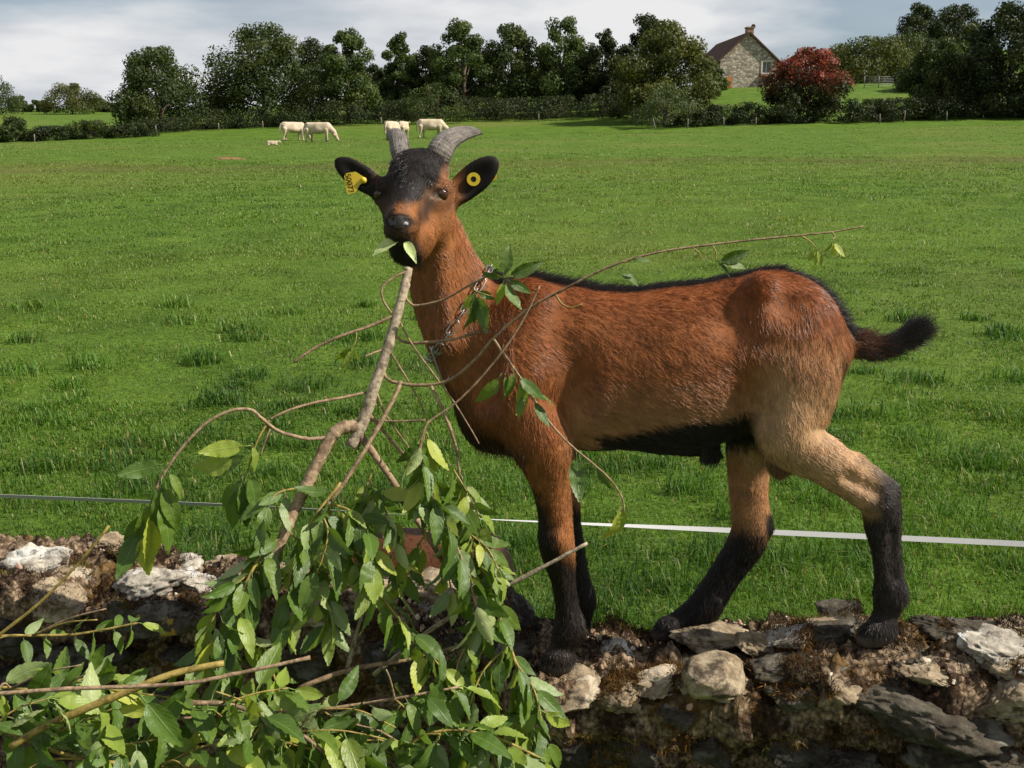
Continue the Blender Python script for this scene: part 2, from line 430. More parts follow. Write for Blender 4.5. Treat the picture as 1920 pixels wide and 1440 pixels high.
# ------------------------------------------------------------------ continuous bodies from blended volumes
class Body:
    def __init__(s, lo, hi, h):
        s.lo = np.array(lo, float); s.h = h
        s.n = np.ceil((np.array(hi) - s.lo) / h).astype(int) + 1
        s.D = np.full(s.n, 0.08, dtype=np.float32)
        s.ax = [s.lo[i] + h * np.arange(s.n[i]) for i in range(3)]
    def _win(s, lo, hi):
        a = np.clip(np.floor((np.array(lo) - s.lo) / s.h).astype(int), 0, s.n - 1)
        b = np.clip(np.ceil((np.array(hi) - s.lo) / s.h).astype(int) + 1, 1, s.n)
        sl = tuple(slice(a[i], b[i]) for i in range(3))
        return sl, [s.ax[i][sl[i]].astype(np.float32) for i in range(3)]
    def _blend(s, sl, d, k, cut=False):
        A = s.D[sl]
        if cut:
            d = -d
            h = np.maximum(k - np.abs(A - d), 0) / k
            s.D[sl] = np.maximum(A, d) + h * h * k * 0.25
        else:
            h = np.maximum(k - np.abs(A - d), 0) / k
            s.D[sl] = np.minimum(A, d) - h * h * k * 0.25
    def cone(s, a, ra, b, rb, sy=1.0, k=0.03, cut=False):
        """rounded cone a->b, its sections squeezed by sy along Y"""
        a = np.array(a, float); b = np.array(b, float)
        m = max(ra, rb) + k + 0.012
        lo = np.minimum(a, b) - m; hi = np.maximum(a, b) + m
        sl, (X, Y, Z) = s._win(lo, hi)
        if 0 in (len(X), len(Y), len(Z)): return
        X = X[:, None, None]; Y = Y[None, :, None]; Z = Z[None, None, :]
        cy = (a[1] + b[1]) / 2
        Ys = cy + (Y - cy) / sy
        a2 = a.copy(); b2 = b.copy(); a2[1] = cy + (a[1] - cy) / sy; b2[1] = cy + (b[1] - cy) / sy
        ab = b2 - a2; L2 = float(ab @ ab) + 1e-12
        t = np.clip(((X - a2[0]) * ab[0] + (Ys - a2[1]) * ab[1] + (Z - a2[2]) * ab[2]) / L2, 0, 1)
        dx = X - (a2[0] + t * ab[0]); dy = Ys - (a2[1] + t * ab[1]); dz = Z - (a2[2] + t * ab[2])
        l = np.sqrt(dx * dx + dy * dy + dz * dz) + 1e-9
        d = l - (ra + t * (rb - ra))
        if sy != 1.0:   # first-order distance correction for the squeezed axis
            g = np.sqrt(dx * dx + dz * dz + (dy / sy) ** 2) / l
            d = d / np.maximum(g, 0.5)
        s._blend(sl, d.astype(np.float32), k, cut)
    def chain(s, pts, sy=1.0, k=0.03):
        if len(pts) > 3:      # follow a smooth curve through the joints
            q = smooth_path([(*a, r) for a, r in pts], 4)
            pts = [(w[:3], float(w[3])) for w in q]; k = k * 0.45
        for (a, ra), (b, rb) in zip(pts[:-1], pts[1:]):
            s.cone(a, ra, b, rb, sy, k)
    def ell(s, c, rad, rot=None, k=0.03, cut=False):
        c = np.array(c, float); rad = np.array(rad, float)
        Rm = np.eye(3) if rot is None else np.array(rot, float)      # columns: local axes
        ext = np.sqrt((Rm ** 2) @ (rad ** 2)) + k + 0.012
        sl, (X, Y, Z) = s._win(c - ext, c + ext)
        X = X[:, None, None] - c[0]; Y = Y[None, :, None] - c[1]; Z = Z[None, None, :] - c[2]
        q = [(X * Rm[0, i] + Y * Rm[1, i] + Z * Rm[2, i]) / rad[i] for i in range(3)]
        k0 = np.sqrt(q[0] ** 2 + q[1] ** 2 + q[2] ** 2)
        k1 = np.sqrt((q[0] / rad[0]) ** 2 + (q[1] / rad[1]) ** 2 + (q[2] / rad[2]) ** 2) + 1e-6
        d = k0 * (k0 - 1.0) / k1
        s._blend(sl, d.astype(np.float32), k, cut)
    def val(s, p):
        q = (np.asarray(p) - s.lo) / s.h
        i = np.clip(np.floor(q).astype(int), 0, s.n - 2); f = q - i
        r = 0
        for a in (0, 1):
            for b in (0, 1):
                for c in (0, 1):
                    w = (f[0] if a else 1 - f[0]) * (f[1] if b else 1 - f[1]) * (f[2] if c else 1 - f[2])
                    r += w * s.D[i[0] + a, i[1] + b, i[2] + c]
        return float(r)
    def hit(s, o, d, t0, t1):
        d = np.asarray(d, float) / np.linalg.norm(d); t = t0
        while t < t1:
            if s.val(o + d * t) < 0: break
            t += 0.0015
        return o + d * t
    def surface(s):
        D = s.D; S = D < 0
        cnt = np.zeros(s.n - 1, dtype=np.int8)
        for a in (0, 1):
            for b in (0, 1):
                for c in (0, 1):
                    cnt += S[a:s.n[0] - 1 + a, b:s.n[1] - 1 + b, c:s.n[2] - 1 + c]
        act = (cnt > 0) & (cnt < 8)
        I = np.argwhere(act)
        vid = np.full(s.n - 1, -1, dtype=np.int32); vid[act] = np.arange(len(I))
        cor = [(a, b, c) for a in (0, 1) for b in (0, 1) for c in (0, 1)]
        cv = np.stack([D[I[:, 0] + a, I[:, 1] + b, I[:, 2] + c] for a, b, c in cor], 1)
        acc = np.zeros((len(I), 3)); num = np.zeros(len(I))
        for i in range(8):
            for j in range(i + 1, 8):
                if sum(abs(cor[i][q] - cor[j][q]) for q in range(3)) != 1: continue
                m = (cv[:, i] < 0) != (cv[:, j] < 0)
                t = cv[m, i] / (cv[m, i] - cv[m, j])
                acc[m] += np.array(cor[i]) + t[:, None] * (np.array(cor[j]) - np.array(cor[i])); num[m] += 1
        V = s.lo + s.h * (I + acc / num[:, None])
        Q = []
        for ax in range(3):
            sh = [slice(None)] * 3; sh2 = [slice(None)] * 3
            sh[ax] = slice(0, -1); sh2[ax] = slice(1, None)
            e = S[tuple(sh)] != S[tuple(sh2)]
            E = np.argwhere(e)
            u, v = (ax + 1) % 3, (ax + 2) % 3
            ok = (E[:, u] > 0) & (E[:, v] > 0) & (E[:, u] < s.n[u] - 1) & (E[:, v] < s.n[v] - 1)
            E = E[ok]
            def cell(du, dv):
                q = E.copy(); q[:, u] += du; q[:, v] += dv
                return vid[q[:, 0], q[:, 1], q[:, 2]]
            q = np.stack([cell(-1, -1), cell(0, -1), cell(0, 0), cell(-1, 0)], 1)
            flip = ~S[E[:, 0], E[:, 1], E[:, 2]]
            q[flip] = q[flip][:, ::-1]
            Q.append(q)
        return V, np.concatenate(Q)
    def grad(s, P):
        """outward unit normals at points P from the field"""
        q = (P - s.lo) / s.h
        i = np.clip(np.round(q).astype(int), 1, s.n - 2)
        x, y, z = i.T
        g = np.stack([s.D[x + 1, y, z] - s.D[x - 1, y, z], s.D[x, y + 1, z] - s.D[x, y - 1, z], s.D[x, y, z + 1] - s.D[x, y, z - 1]], 1)
        return g / (np.linalg.norm(g, axis=1)[:, None] + 1e-9)

def project(P):
    d = P - CAM
    dep = d[:, 1] * CP - d[:, 2] * SP
    return 960 + FPX * d[:, 0] / dep, 720 - FPX * (d[:, 1] * SP + d[:, 2] * CP) / dep

def poly_y(x, pts):
    pts = np.array(pts, float)
    return np.interp(x, pts[:, 0], pts[:, 1])
# ------------------------------------------------------------------ the goat on the wall
GY = 2.20
def g(px, py, dy=0.0): return at(px, py, GY + dy)
def gr(r, dy=0.0): return r * (GY + dy) * 1.0 / CP / FPX * 0.985
def L(*pts):           # (px, py, dy, r) -> chain of (point, radius)
    return [(g(a, b, c), gr(r, c)) for a, b, c, r in pts]

HOOVES = []
def build_goat():
    B = Body((-0.45, 1.86, 0.62), (0.92, 2.46, 2.28), 0.0042)
    # trunk
    B.chain(L((985, 688, 0, 152), (1110, 693, 0, 146)), 0.62, 0.04)
    B.chain(L((1110, 693, 0, 146), (1260, 694, 0, 153)), 0.74, 0.04)
    B.chain(L((1260, 694, 0, 153), (1390, 668, 0, 146)), 0.74, 0.04)
    B.chain(L((1390, 652, 0, 132), (1462, 632, 0, 110)), 0.72, 0.04)
    B.chain(L((1440, 558, 0, 44), (1552, 632, 0, 30)), 1.0, 0.05)        # croup
    B.chain(L((985, 562, 0, 45), (1060, 585, 0, 42)), 0.9, 0.05)        # withers
    B.chain(L((925, 788, 0, 58), (1010, 806, 0, 48)), 1.0, 0.05)        # brisket
    # neck
    B.chain(L((806, 425, -0.035, 46), (815, 455, -0.02, 50), (850, 552, 0, 72), (908, 640, 0, 98), (980, 685, 0, 135)), 0.68, 0.04)
    B.cone(g(822, 470, -0.06), gr(10), g(838, 640, -0.075), gr(9), 1, 0.05)    # windpipe / neck muscle
    # head
    B.chain(L((786, 334, -0.050, 46), (784, 360, -0.085, 43), (762, 402, -0.150, 27), (752, 424, -0.190, 24)), 1.0, 0.03)
    B.chain(L((801, 398, -0.07, 42), (777, 446, -0.13, 31), (764, 470, -0.150, 22)), 1.0, 0.03)
    B.chain(L((746, 398, -0.065, 28), (752, 448, -0.160, 20)), 1.0, 0.03)
    B.cone(g(784, 322, -0.088), gr(22), g(752, 400, -0.202), gr(14), 1, 0.022)    # forehead and nose bridge
    B.ell(g(752, 431, -0.20), (gr(25), gr(22), gr(20)), None, 0.02)       # muzzle
    B.ell(g(749, 411, -0.205), (gr(20), gr(20), gr(14)), None, 0.012)      # nose pad
    B.ell(g(764, 472, -0.150), (gr(23), gr(20), gr(18)), None, 0.02)       # chin
    B.cone(g(806, 344, -0.115), gr(18), g(834, 356, -0.09), gr(17), 1, 0.015); B.cone(g(812, 380, -0.115), gr(14), g(834, 378, -0.085), gr(13), 1, 0.015); B.ell(g(827, 364, -0.135), (gr(9), gr(13), gr(6.5)), None, 0.008, True)  # brow, camera side
    B.cone(g(732, 346, -0.070), gr(17), g(722, 354, -0.055), gr(16), 1, 0.02); B.cone(g(728, 380, -0.070), gr(14), g(722, 376, -0.055), gr(12), 1, 0.02); B.ell(g(711, 365, -0.085), (gr(8), gr(13), gr(6)), None, 0.008, True)
    B.ell(g(822, 418, -0.075), (gr(20), gr(26), gr(34)), None, 0.025)      # cheek
    B.cone(g(768, 318, -0.05), gr(33), g(804, 316, -0.05), gr(33), 1, 0.02)  # poll
    B.ell(g(736, 413, -0.228), (gr(5), gr(10), gr(4)), None, 0.006, True)
    B.ell(g(762, 414, -0.228), (gr(5), gr(10), gr(4)), None, 0.006, True)
    B.cone(g(726, 449, -0.225), gr(2.8), g(786, 440, -0.205), gr(2.8), 1, 0.006, True)   # mouth
    # ears: cupped leaves
    def ear(base, tip, wid, dyb, dyt, hollow):
        a = g(base[0], base[1], dyb); b = g(tip[0], tip[1], dyt)
        ax = (b - a); ln = np.linalg.norm(ax); ax /= ln
        vw = np.array([0, -1.0, 0]); nrm = vw - ax * (vw @ ax); nrm /= np.linalg.norm(nrm)
        sd = np.cross(nrm, ax)
        Rm = np.stack([ax, sd, nrm], 1)
        c = (a + b) / 2
        B.ell(c, (ln / 2 * 1.04, wid, 0.012), Rm, 0.01)
        B.cone(a - ax * 0.02, 0.020, a + ax * 0.02, 0.017, 1, 0.02)
        B.ell(c + nrm * hollow + ax * ln * 0.03, (ln / 2 * 0.84, wid * 0.72, 0.0085), Rm, 0.008, True)
    ear((706, 352), (630, 300), gr(22), -0.05, -0.045, 0.0125)
    ear((846, 372), (931, 299), gr(27), -0.055, -0.065, 0.0125)
    # shoulder and near fore leg
    n = -0.075
    B.chain(L((980, 590, -0.05, 42), (968, 700, -0.070, 62), (965, 755, -0.068, 62)), 0.8, 0.05)
    B.chain(L((968, 745, -0.066, 66), (1012, 820, n, 60), (1034, 900, n, 39), (1041, 965, n, 30), (1042, 1010, n, 31), (1048, 1045, n, 28),
              (1057, 1095, n, 20), (1064, 1148, n, 20.5), (1067, 1180, n, 28), (1055, 1212, n - 0.005, 21), (1050, 1236, n - 0.012, 27)), 1.0, 0.02)
    # far fore leg, a little bent
    f = 0.075
    B.chain(L((985, 745, 0.06, 70), (1020, 820, f, 58), (1048, 900, f, 38), (1058, 985, f, 30), (1066, 1030, f, 29), (1080, 1080, f, 22),
              (1090, 1122, f, 24), (1086, 1160, f, 20), (1080, 1178, f, 21)), 1.0, 0.02)
    # near hind leg
    n2 = -0.085
    B.chain(L((1470, 615, -0.045, 86), (1484, 712, -0.062, 80), (1482, 772, -0.075, 70)), 0.72, 0.05)
    B.chain(L((1474, 768, -0.07, 66), (1478, 818, n2, 54), (1552, 868, n2, 43), (1620, 920, n2, 32), (1650, 943, n2, 34), (1655, 985, n2, 31),
              (1662, 1030, n2, 25), (1667, 1085, n2, 24), (1669, 1115, n2, 29), (1660, 1152, n2, 20), (1653, 1178, n2 - 0.004, 27)), 1.0, 0.02)
    B.cone(g(1600, 868, n2), gr(18), g(1667, 915, n2), gr(17), 1, 0.02)      # achilles / hock point
    B.cone(g(1645, 1000, n2 - 0.02), gr(9), g(1655, 1090, n2 - 0.02), gr(9), 1, 0.02)
    # far hind leg
    f2 = 0.085
    B.chain(L((1440, 740, 0.06, 85), (1408, 850, f2, 44), (1404, 930, f2, 34), (1408, 985, f2, 33), (1398, 1020, f2, 32), (1368, 1064, f2, 28),
              (1335, 1115, f2, 28), (1316, 1142, f2, 29), (1287, 1158, f2, 21), (1266, 1178, f2, 25)), 1.0, 0.02)
    B.cone(g(1415, 940, f2), gr(15), g(1438, 990, f2), gr(12), 1, 0.02)
    B.cone(g(1676, 1000, n2 - 0.034), gr(7), g(1680, 1085, n2 - 0.034), gr(6), 1, 0.014, True)
    B.cone(g(1066, 1060, n - 0.030), gr(6), g(1076, 1140, n - 0.030), gr(6), 1, 0.012, True)
    B.cone(g(1390, 1060, f2 - 0.036), gr(6), g(1352, 1118, f2 - 0.036), gr(6), 1, 0.012, True)
    B.cone(g(1590, 895, n2 - 0.040), gr(10), g(1645, 925, n2 - 0.034), gr(8), 1, 0.018, True)
    B.ell(g(1040, 1015, n - 0.028), (gr(17), gr(10), gr(22)), None, 0.012)
    # dew claws
    for q in ((1690, 1122, n2 - 0.008, 11), (1090, 1186, n - 0.006, 10), (1320, 1166, f2 - 0.008, 11), (1107, 1132, f, 9)):
        B.ell(g(*q[:3]), (gr(q[3]),) * 3, None, 0.008)
    # hooves: two toes each, flat soles
    for (hx, hy, dy, w, tx) in ((1050, 1262, n - 0.012, 30, -10), (1079, 1196, f, 24, -6), (1652, 1208, n2 - 0.004, 33, -16), (1262, 1199, f2, 27, -16)):
        for sgn in (-1, 1):
            B.ell(g(hx + tx * 0.5, hy - 20, dy + sgn * 0.013), (gr(w * 1.08), gr(18), gr(27)), None, 0.006)
        for sgn in (-1, 1): B.ell(g(hx + tx * 1.5, hy - 9, dy + sgn * 0.012), (gr(w * 0.75), gr(13), gr(17)), None, 0.008)
        c = g(hx, hy, dy); HOOVES.append(c)
        B.ell(c + np.array([0, 0, -0.05]), (0.09, 0.09, 0.05), None, 0.004, True)
    # hips, flank hollow, ribs, tail, belly details
    B.cone(g(1424, 538, -0.070), gr(20), g(1440, 600, -0.088), gr(20), 1, 0.035)
    B.cone(g(1440, 600, -0.088), gr(18), g(1530, 640, -0.078), gr(16), 1, 0.04)
    B.ell(g(1380, 580, -0.155), (gr(38), 0.064, gr(58)), None, 0.05, True)
    B.ell(g(1490, 575, -0.155), (gr(30), 0.050, gr(26)), None, 0.05, True)
    B.cone(g(1520, 600, -0.06), gr(20), g(1560, 660, -0.05), gr(24), 1, 0.05)
    B.ell(g(1415, 760, -0.165), (gr(28), 0.045, gr(60)), None, 0.05, True)     # fold in front of the thigh
    B.ell(g(1080, 730, -0.150), (gr(24), 0.045, gr(95)), None, 0.05, True)
    B.cone(g(1000, 560, -0.055), gr(14), g(955, 720, -0.105), gr(20), 1, 0.04)
    B.ell(g(905, 700, -0.115), (gr(26), 0.03, gr(60)), None, 0.04, True)     # behind the shoulder
    B.chain(L((1560, 640, 0, 30), (1596, 644, 0, 19), (1640, 654, 0, 12), (1705, 628, 0, 7)), 1.0, 0.03)
    B.ell(g(1466, 862, 0.0), (gr(30), gr(26), gr(36)), None, 0.02)
    B.cone(g(1290, 830, 0), gr(18), g(1335, 846, 0), gr(14), 1, 0.03)
    V, Q = B.surface()
    return B, V, Q

GB, GV, GQ = build_goat()

RED = np.array([0.31, 0.108, 0.036]); DRED = np.array([0.235, 0.066, 0.016]); TAN = np.array([0.54, 0.33, 0.175]); ORG = np.array([0.36, 0.140, 0.046])
BLK = np.array([0.014, 0.011, 0.010]); DBR = np.array([0.055, 0.024, 0.013])
def lerp(a, b, t): return a * (1 - t[:, None]) + b * t[:, None]
def coat(P, Nn):
    x, y = project(P); dy = P[:, 1] - GY
    nz = fbm(P, 14, 3, 3) * 22; nf = fbm(P, 45, 2, 8) * 14
    xx = x + nz; yy = y + nz * 0.8 + nf * 0.6
    c = np.tile(RED, (len(P), 1))
    body = (x > 880)
    c = lerp(c, DRED, sstep(640, 540, yy) * body * 0.8)
    c = lerp(c, TAN, 0.42 * sstep(690, 800, yy) * sstep(1040, 1090, x) * (x < 1440))
    c = lerp(c, TAN, np.where(x > 1380, sstep(600, 790, yy) * sstep(1380, 1470, x) * 0.95, 0))
    c = lerp(c, TAN, np.where((x > 1350) & (y > 780), 0.8, 0))
    c = lerp(c, ORG, np.where((x > 1350) & (x < 1470) & (y > 850), 0.55, 0) * (dy > 0.04))
    c = lerp(c, ORG, np.where((x < 920) & (y < 720), 0.55, 0))
    c = lerp(c, ORG, np.where((x > 960) & (x < 1110) & (y > 840), 0.7, 0))
    # chest and throat front: dark coat, with shade painted into it
    ch = sstep(0, 60, poly_y(y, [(560, 770), (650, 815), (720, 872), (800, 935), (850, 1000), (870, 1010)]) - xx) * (y > 600) * (y < 880) * (x < 1010)
    c = lerp(c, DBR * 0.55, ch * sstep(600, 720, y))
    # belly
    be = sstep(-6, 10, yy - poly_y(x, [(1040, 860), (1085, 828), (1180, 812), (1300, 792), (1420, 765), (1460, 800)])) * (x > 1040) * (x < 1440) * (y < 880)
    be = be * (1 - (x < 1115) * (dy < -0.04)) * (1 - (dy > 0.045) * (y > 845)) * (1 - sstep(1400, 1430, x) * (dy < -0.05))
    be = be * (1 - sstep(828, 850, yy) * sstep(1352, 1378, x)) * (1 - sstep(1385, 1425, xx) * sstep(0.015, 0.05, dy))
    c = lerp(c, BLK, be)
    c = lerp(c, BLK, (np.abs(x - 1333) < 28) * (y > 838) * (y < 880) * 1.0)
    c = lerp(c, np.array([0.20, 0.105, 0.055]), sstep(1432, 1445, x) * (x < 1512) * sstep(845, 858, y) * (y < 915) * (np.abs(dy) < 0.04) * 0.9)
    # dorsal stripe
    ds = sstep(0.034, 0.014, np.abs(dy + nz * 0.0004)) * (Nn[:, 2] > 0.2) * sstep(905, 960, x) * (y < 680) * (x < 1620)
    c = lerp(c, BLK, ds * 0.97)
    # fore legs
    fl = (x > 930) & (x < 1130) & (y > 880)
    t = np.maximum(sstep(1010, 1075, yy), sstep(12, -18, xx + nf * 0.8 - poly_y(y, [(880, 985), (940, 1022), (1010, 1048), (1060, 1075)])))
    c = lerp(c, BLK, fl * t * np.where(dy > 0.03, 1.0, 0.98))
    c = lerp(c, BLK, fl * (dy > 0.03) * sstep(930, 960, yy))
    # hind legs
    nh = (x > 1500) & (y > 860) & (dy < 0.0)
    t = np.maximum(sstep(938, 998, yy + nf * 1.2 + (xx - 1640) * 0.25), sstep(1640, 1676, xx + nf + (y - 915) * 0.2) * sstep(880, 905, y))
    t = np.maximum(t, sstep(20, -10, nf * 0.6 + poly_y(x, [(1500, 905), (1560, 935), (1620, 975), (1660, 985)]) - y - 4))
    c = lerp(c, BLK, nh * t)
    fh = (x > 1200) & (x < 1460) & (y > 900) & (dy > 0.03)
    t = np.maximum(sstep(972, 1026, yy + nf * 1.2 - (xx - 1405) * 0.15), sstep(1428, 1444, xx) * (y > 960))
    c = lerp(c, BLK, fh * t)
    # tail
    c = lerp(c, BLK * 2.5, sstep(1608, 1665, xx) * 0.92)
    c = lerp(c, BLK, sstep(1570, 1592, xx) * sstep(655, 690, y) * (y < 790) * 0.9)
    # head
    hd = (x < 850) & (y < 500) & (dy < 0.03)
    cx = poly_y(y, [(280, 788), (350, 772), (420, 750), (500, 755)])
    hc = lerp(np.tile(np.array([0.25, 0.105, 0.042]), (len(P), 1)), ORG * 1.05, sstep(380, 440, yy) * sstep(10, 40, x - cx))
    hc = lerp(hc, BLK * 1.5, sstep(poly_y(y, [(270, 80), (330, 62), (370, 42), (392, 14)]), poly_y(y, [(270, 60), (330, 44), (370, 24), (392, 2)]), np.abs(xx - cx + 2)) * sstep(402, 386, yy))
    hc = lerp(hc, BLK * 2.0, sstep(24, 0, np.abs(xx - poly_y(y, [(365, 808), (395, 798), (430, 786)]))) * sstep(350, 378, y) * sstep(440, 400, y) * 0.85)
    hc = lerp(hc, np.array([0.05, 0.028, 0.020]), sstep(16, -12, xx - 743) * sstep(312, 345, y) * (y < 445) * 0.9)  # shaded left half of the face, painted into the coat
    hc = lerp(hc, ORG * 0.9, sstep(36, 16, np.abs(xx - 764)) * sstep(374, 392, y) * sstep(418, 404, y) * 0.9)
    hc = lerp(hc, np.array([0.018, 0.014, 0.014]), sstep(1.15, 0.85, np.hypot((x - 749) / 25, (y - 415) / 15)))
    hc = lerp(hc, np.array([0.045, 0.027, 0.020]), sstep(40, 22, np.abs(xx - 746)) * sstep(420, 434, yy) * 0.85)
    hc = lerp(hc, BLK, sstep(808, 768, xx) * sstep(438, 458, yy))
    hc = lerp(hc, np.array([0.16, 0.10, 0.075]), sstep(15, 10, np.hypot(xx - 817, (y - 363) * 1.2)) * 0.5)
    hc = lerp(hc, np.array([0.022, 0.015, 0.012]), sstep(1.25, 0.8, np.hypot((x - 826) / 15, (y - 362) / 10)) * 0.9)
    hc = lerp(hc, np.array([0.018, 0.012, 0.010]), sstep(1.25, 0.8, np.hypot((x - 714) / 14, (y - 363) / 11)) * 0.9)
    hc = lerp(hc, np.array([0.34, 0.24, 0.17]), sstep(3.5, 1, np.abs(y - 374 - ((x - 822) / 14) ** 2 * -4)) * (np.abs(x - 822) < 16) * 0.7)
    c = np.where(hd[:, None], hc, c)
    er = ((x < 704) & (y < 380)) | ((x > 850) & (y < 395) & (x < 960) & (y < 400 - (x - 850) * 0.2))
    ec = lerp(np.tile(np.array([0.16, 0.07, 0.03]), (len(P), 1)), BLK * 1.3, sstep(-0.2, 0.2, -Nn[:, 1]))
    ec = lerp(ec, ORG * 0.8, sstep(880, 855, x) * (x > 840) * 0.7)
    c = np.where(er[:, None], ec, c)
    # horn of the hooves
    for h in HOOVES:
        d = np.linalg.norm((P - h)[:, :2], axis=1)
        c = lerp(c, np.array([0.10, 0.082, 0.067]), (d < 0.07) * sstep(0.031, 0.025, P[:, 2] - h[2]))
    return c * (1 + 0.5 * nf[:, None] / 14)

def comb(P, Nn):
    """direction the hair lies"""
    x, y = project(P)
    d = np.tile(np.array([0.86, 0.0, -0.5]), (len(P), 1))
    hd = (x < 850) & (y < 500)
    def put(m, v): d[m] = np.array(v)
    put((x > 1380) & (y > 560), (0.30, 0, -0.95))
    put((x < 960) & (y < 720), (0.45, 0, -0.9))
    put((x < 1080) & (y > 700), (0.15, 0, -1.0))
    put((x > 930) & (y > 860), (0.0, 0, -1.0))
    put((x > 1480) & (y > 840) & (y < 950), (0.75, 0, -0.65))
    put((x > 1600) & (y < 720), (0.95, 0, 0.10))
    put((x > 1670) & (y < 720), (0.90, 0, 0.42))
    d[hd] = np.stack([0.9 * (x[hd] - 760) / 60, 0.5 + 0 * x[hd], np.where(y[hd] < 400, 0.7, -0.8)], 1)
    put(hd & (y < 345), (-0.1, -0.5, -0.8))
    put((x < 706) & (y < 380), (-0.9, 0, 0.3)); put((x > 850) & (y < 395), (0.8, 0, 0.6))
    d += 0.38 * np.stack([noise(P, 16, 31), noise(P, 16, 32), noise(P, 16, 33)], 1)
    d -= Nn * np.sum(d * Nn, 1)[:, None]
    return d / (np.linalg.norm(d, axis=1)[:, None] + 1e-9)

def coat_mat(name, rough, spec, mul):
    m, nt = mat_new(name)
    a = attr(nt, 'coat')
    n = tex_noise(nt, world_pos(nt), 420, 3)
    k = ramp(nt, n, [(0.3, (0.75 * mul,) * 3), (0.7, (1.15 * mul,) * 3)])
    finish(nt, mixc(nt, 1.0, a, k, 'MULTIPLY'), rough, spec)
    return m
M['coat'] = coat_mat('goat_coat', 0.7, 0.15, 0.65)
M['fur'] = coat_mat('goat_fur', 0.30, 0.34, 0.95)

def fur_curves(name, P, D, Nn, Ln, lift, Cc, rad, parent, mat, curl=0.12):
    n = len(P); K = 4
    t = np.linspace(0, 1, K)
    r = rng.normal(size=(n, 3)) * curl
    pts = np.zeros((n, K, 3))
    for i, tt in enumerate(t):
        pts[:, i] = P - Nn * 0.001 + Ln[:, None] * (D * tt * (1 - 0.15 * tt) + Nn * (lift[:, None] * (tt - 0.45 * tt ** 2)) + r * tt ** 1.5)
    cv = bpy.data.hair_curves.new(name)
    cv.add_curves([K] * n)
    cv.attributes['position'].data.foreach_set('vector', pts.astype(np.float32).ravel())
    ra = cv.attributes.get('radius') or cv.attributes.new('radius', 'FLOAT', 'POINT')
    ra.data.foreach_set('value', (np.tile(np.array([1.0, 0.9, 0.65, 0.15]), (n, 1)) * np.reshape(rad, (-1, 1))).astype(np.float32).ravel())
    ca = cv.attributes.new('coat', 'FLOAT_COLOR', 'CURVE')
    col = np.ones((n, 4), dtype=np.float32); col[:, :3] = Cc
    ca.data.foreach_set('color', col.ravel())
    cv.materials.append(mat)
    o = bpy.data.objects.new(name, cv); COL.objects.link(o); o.parent = parent
    return o

def sample_surface(V, Q, n, wfun=None):
    a, b, c, d = V[Q[:, 0]], V[Q[:, 1]], V[Q[:, 2]], V[Q[:, 3]]
    ar = 0.5 * np.linalg.norm(np.cross(c - a, d - b), axis=1)
    if wfun is not None: ar = ar * wfun((a + c) / 2)
    i = rng.choice(len(Q), n, p=ar / ar.sum())
    u = rng.random((n, 1)); v = rng.random((n, 1))
    return (a[i] * (1 - u) + b[i] * u) * (1 - v) + (d[i] * (1 - u) + c[i] * u) * v

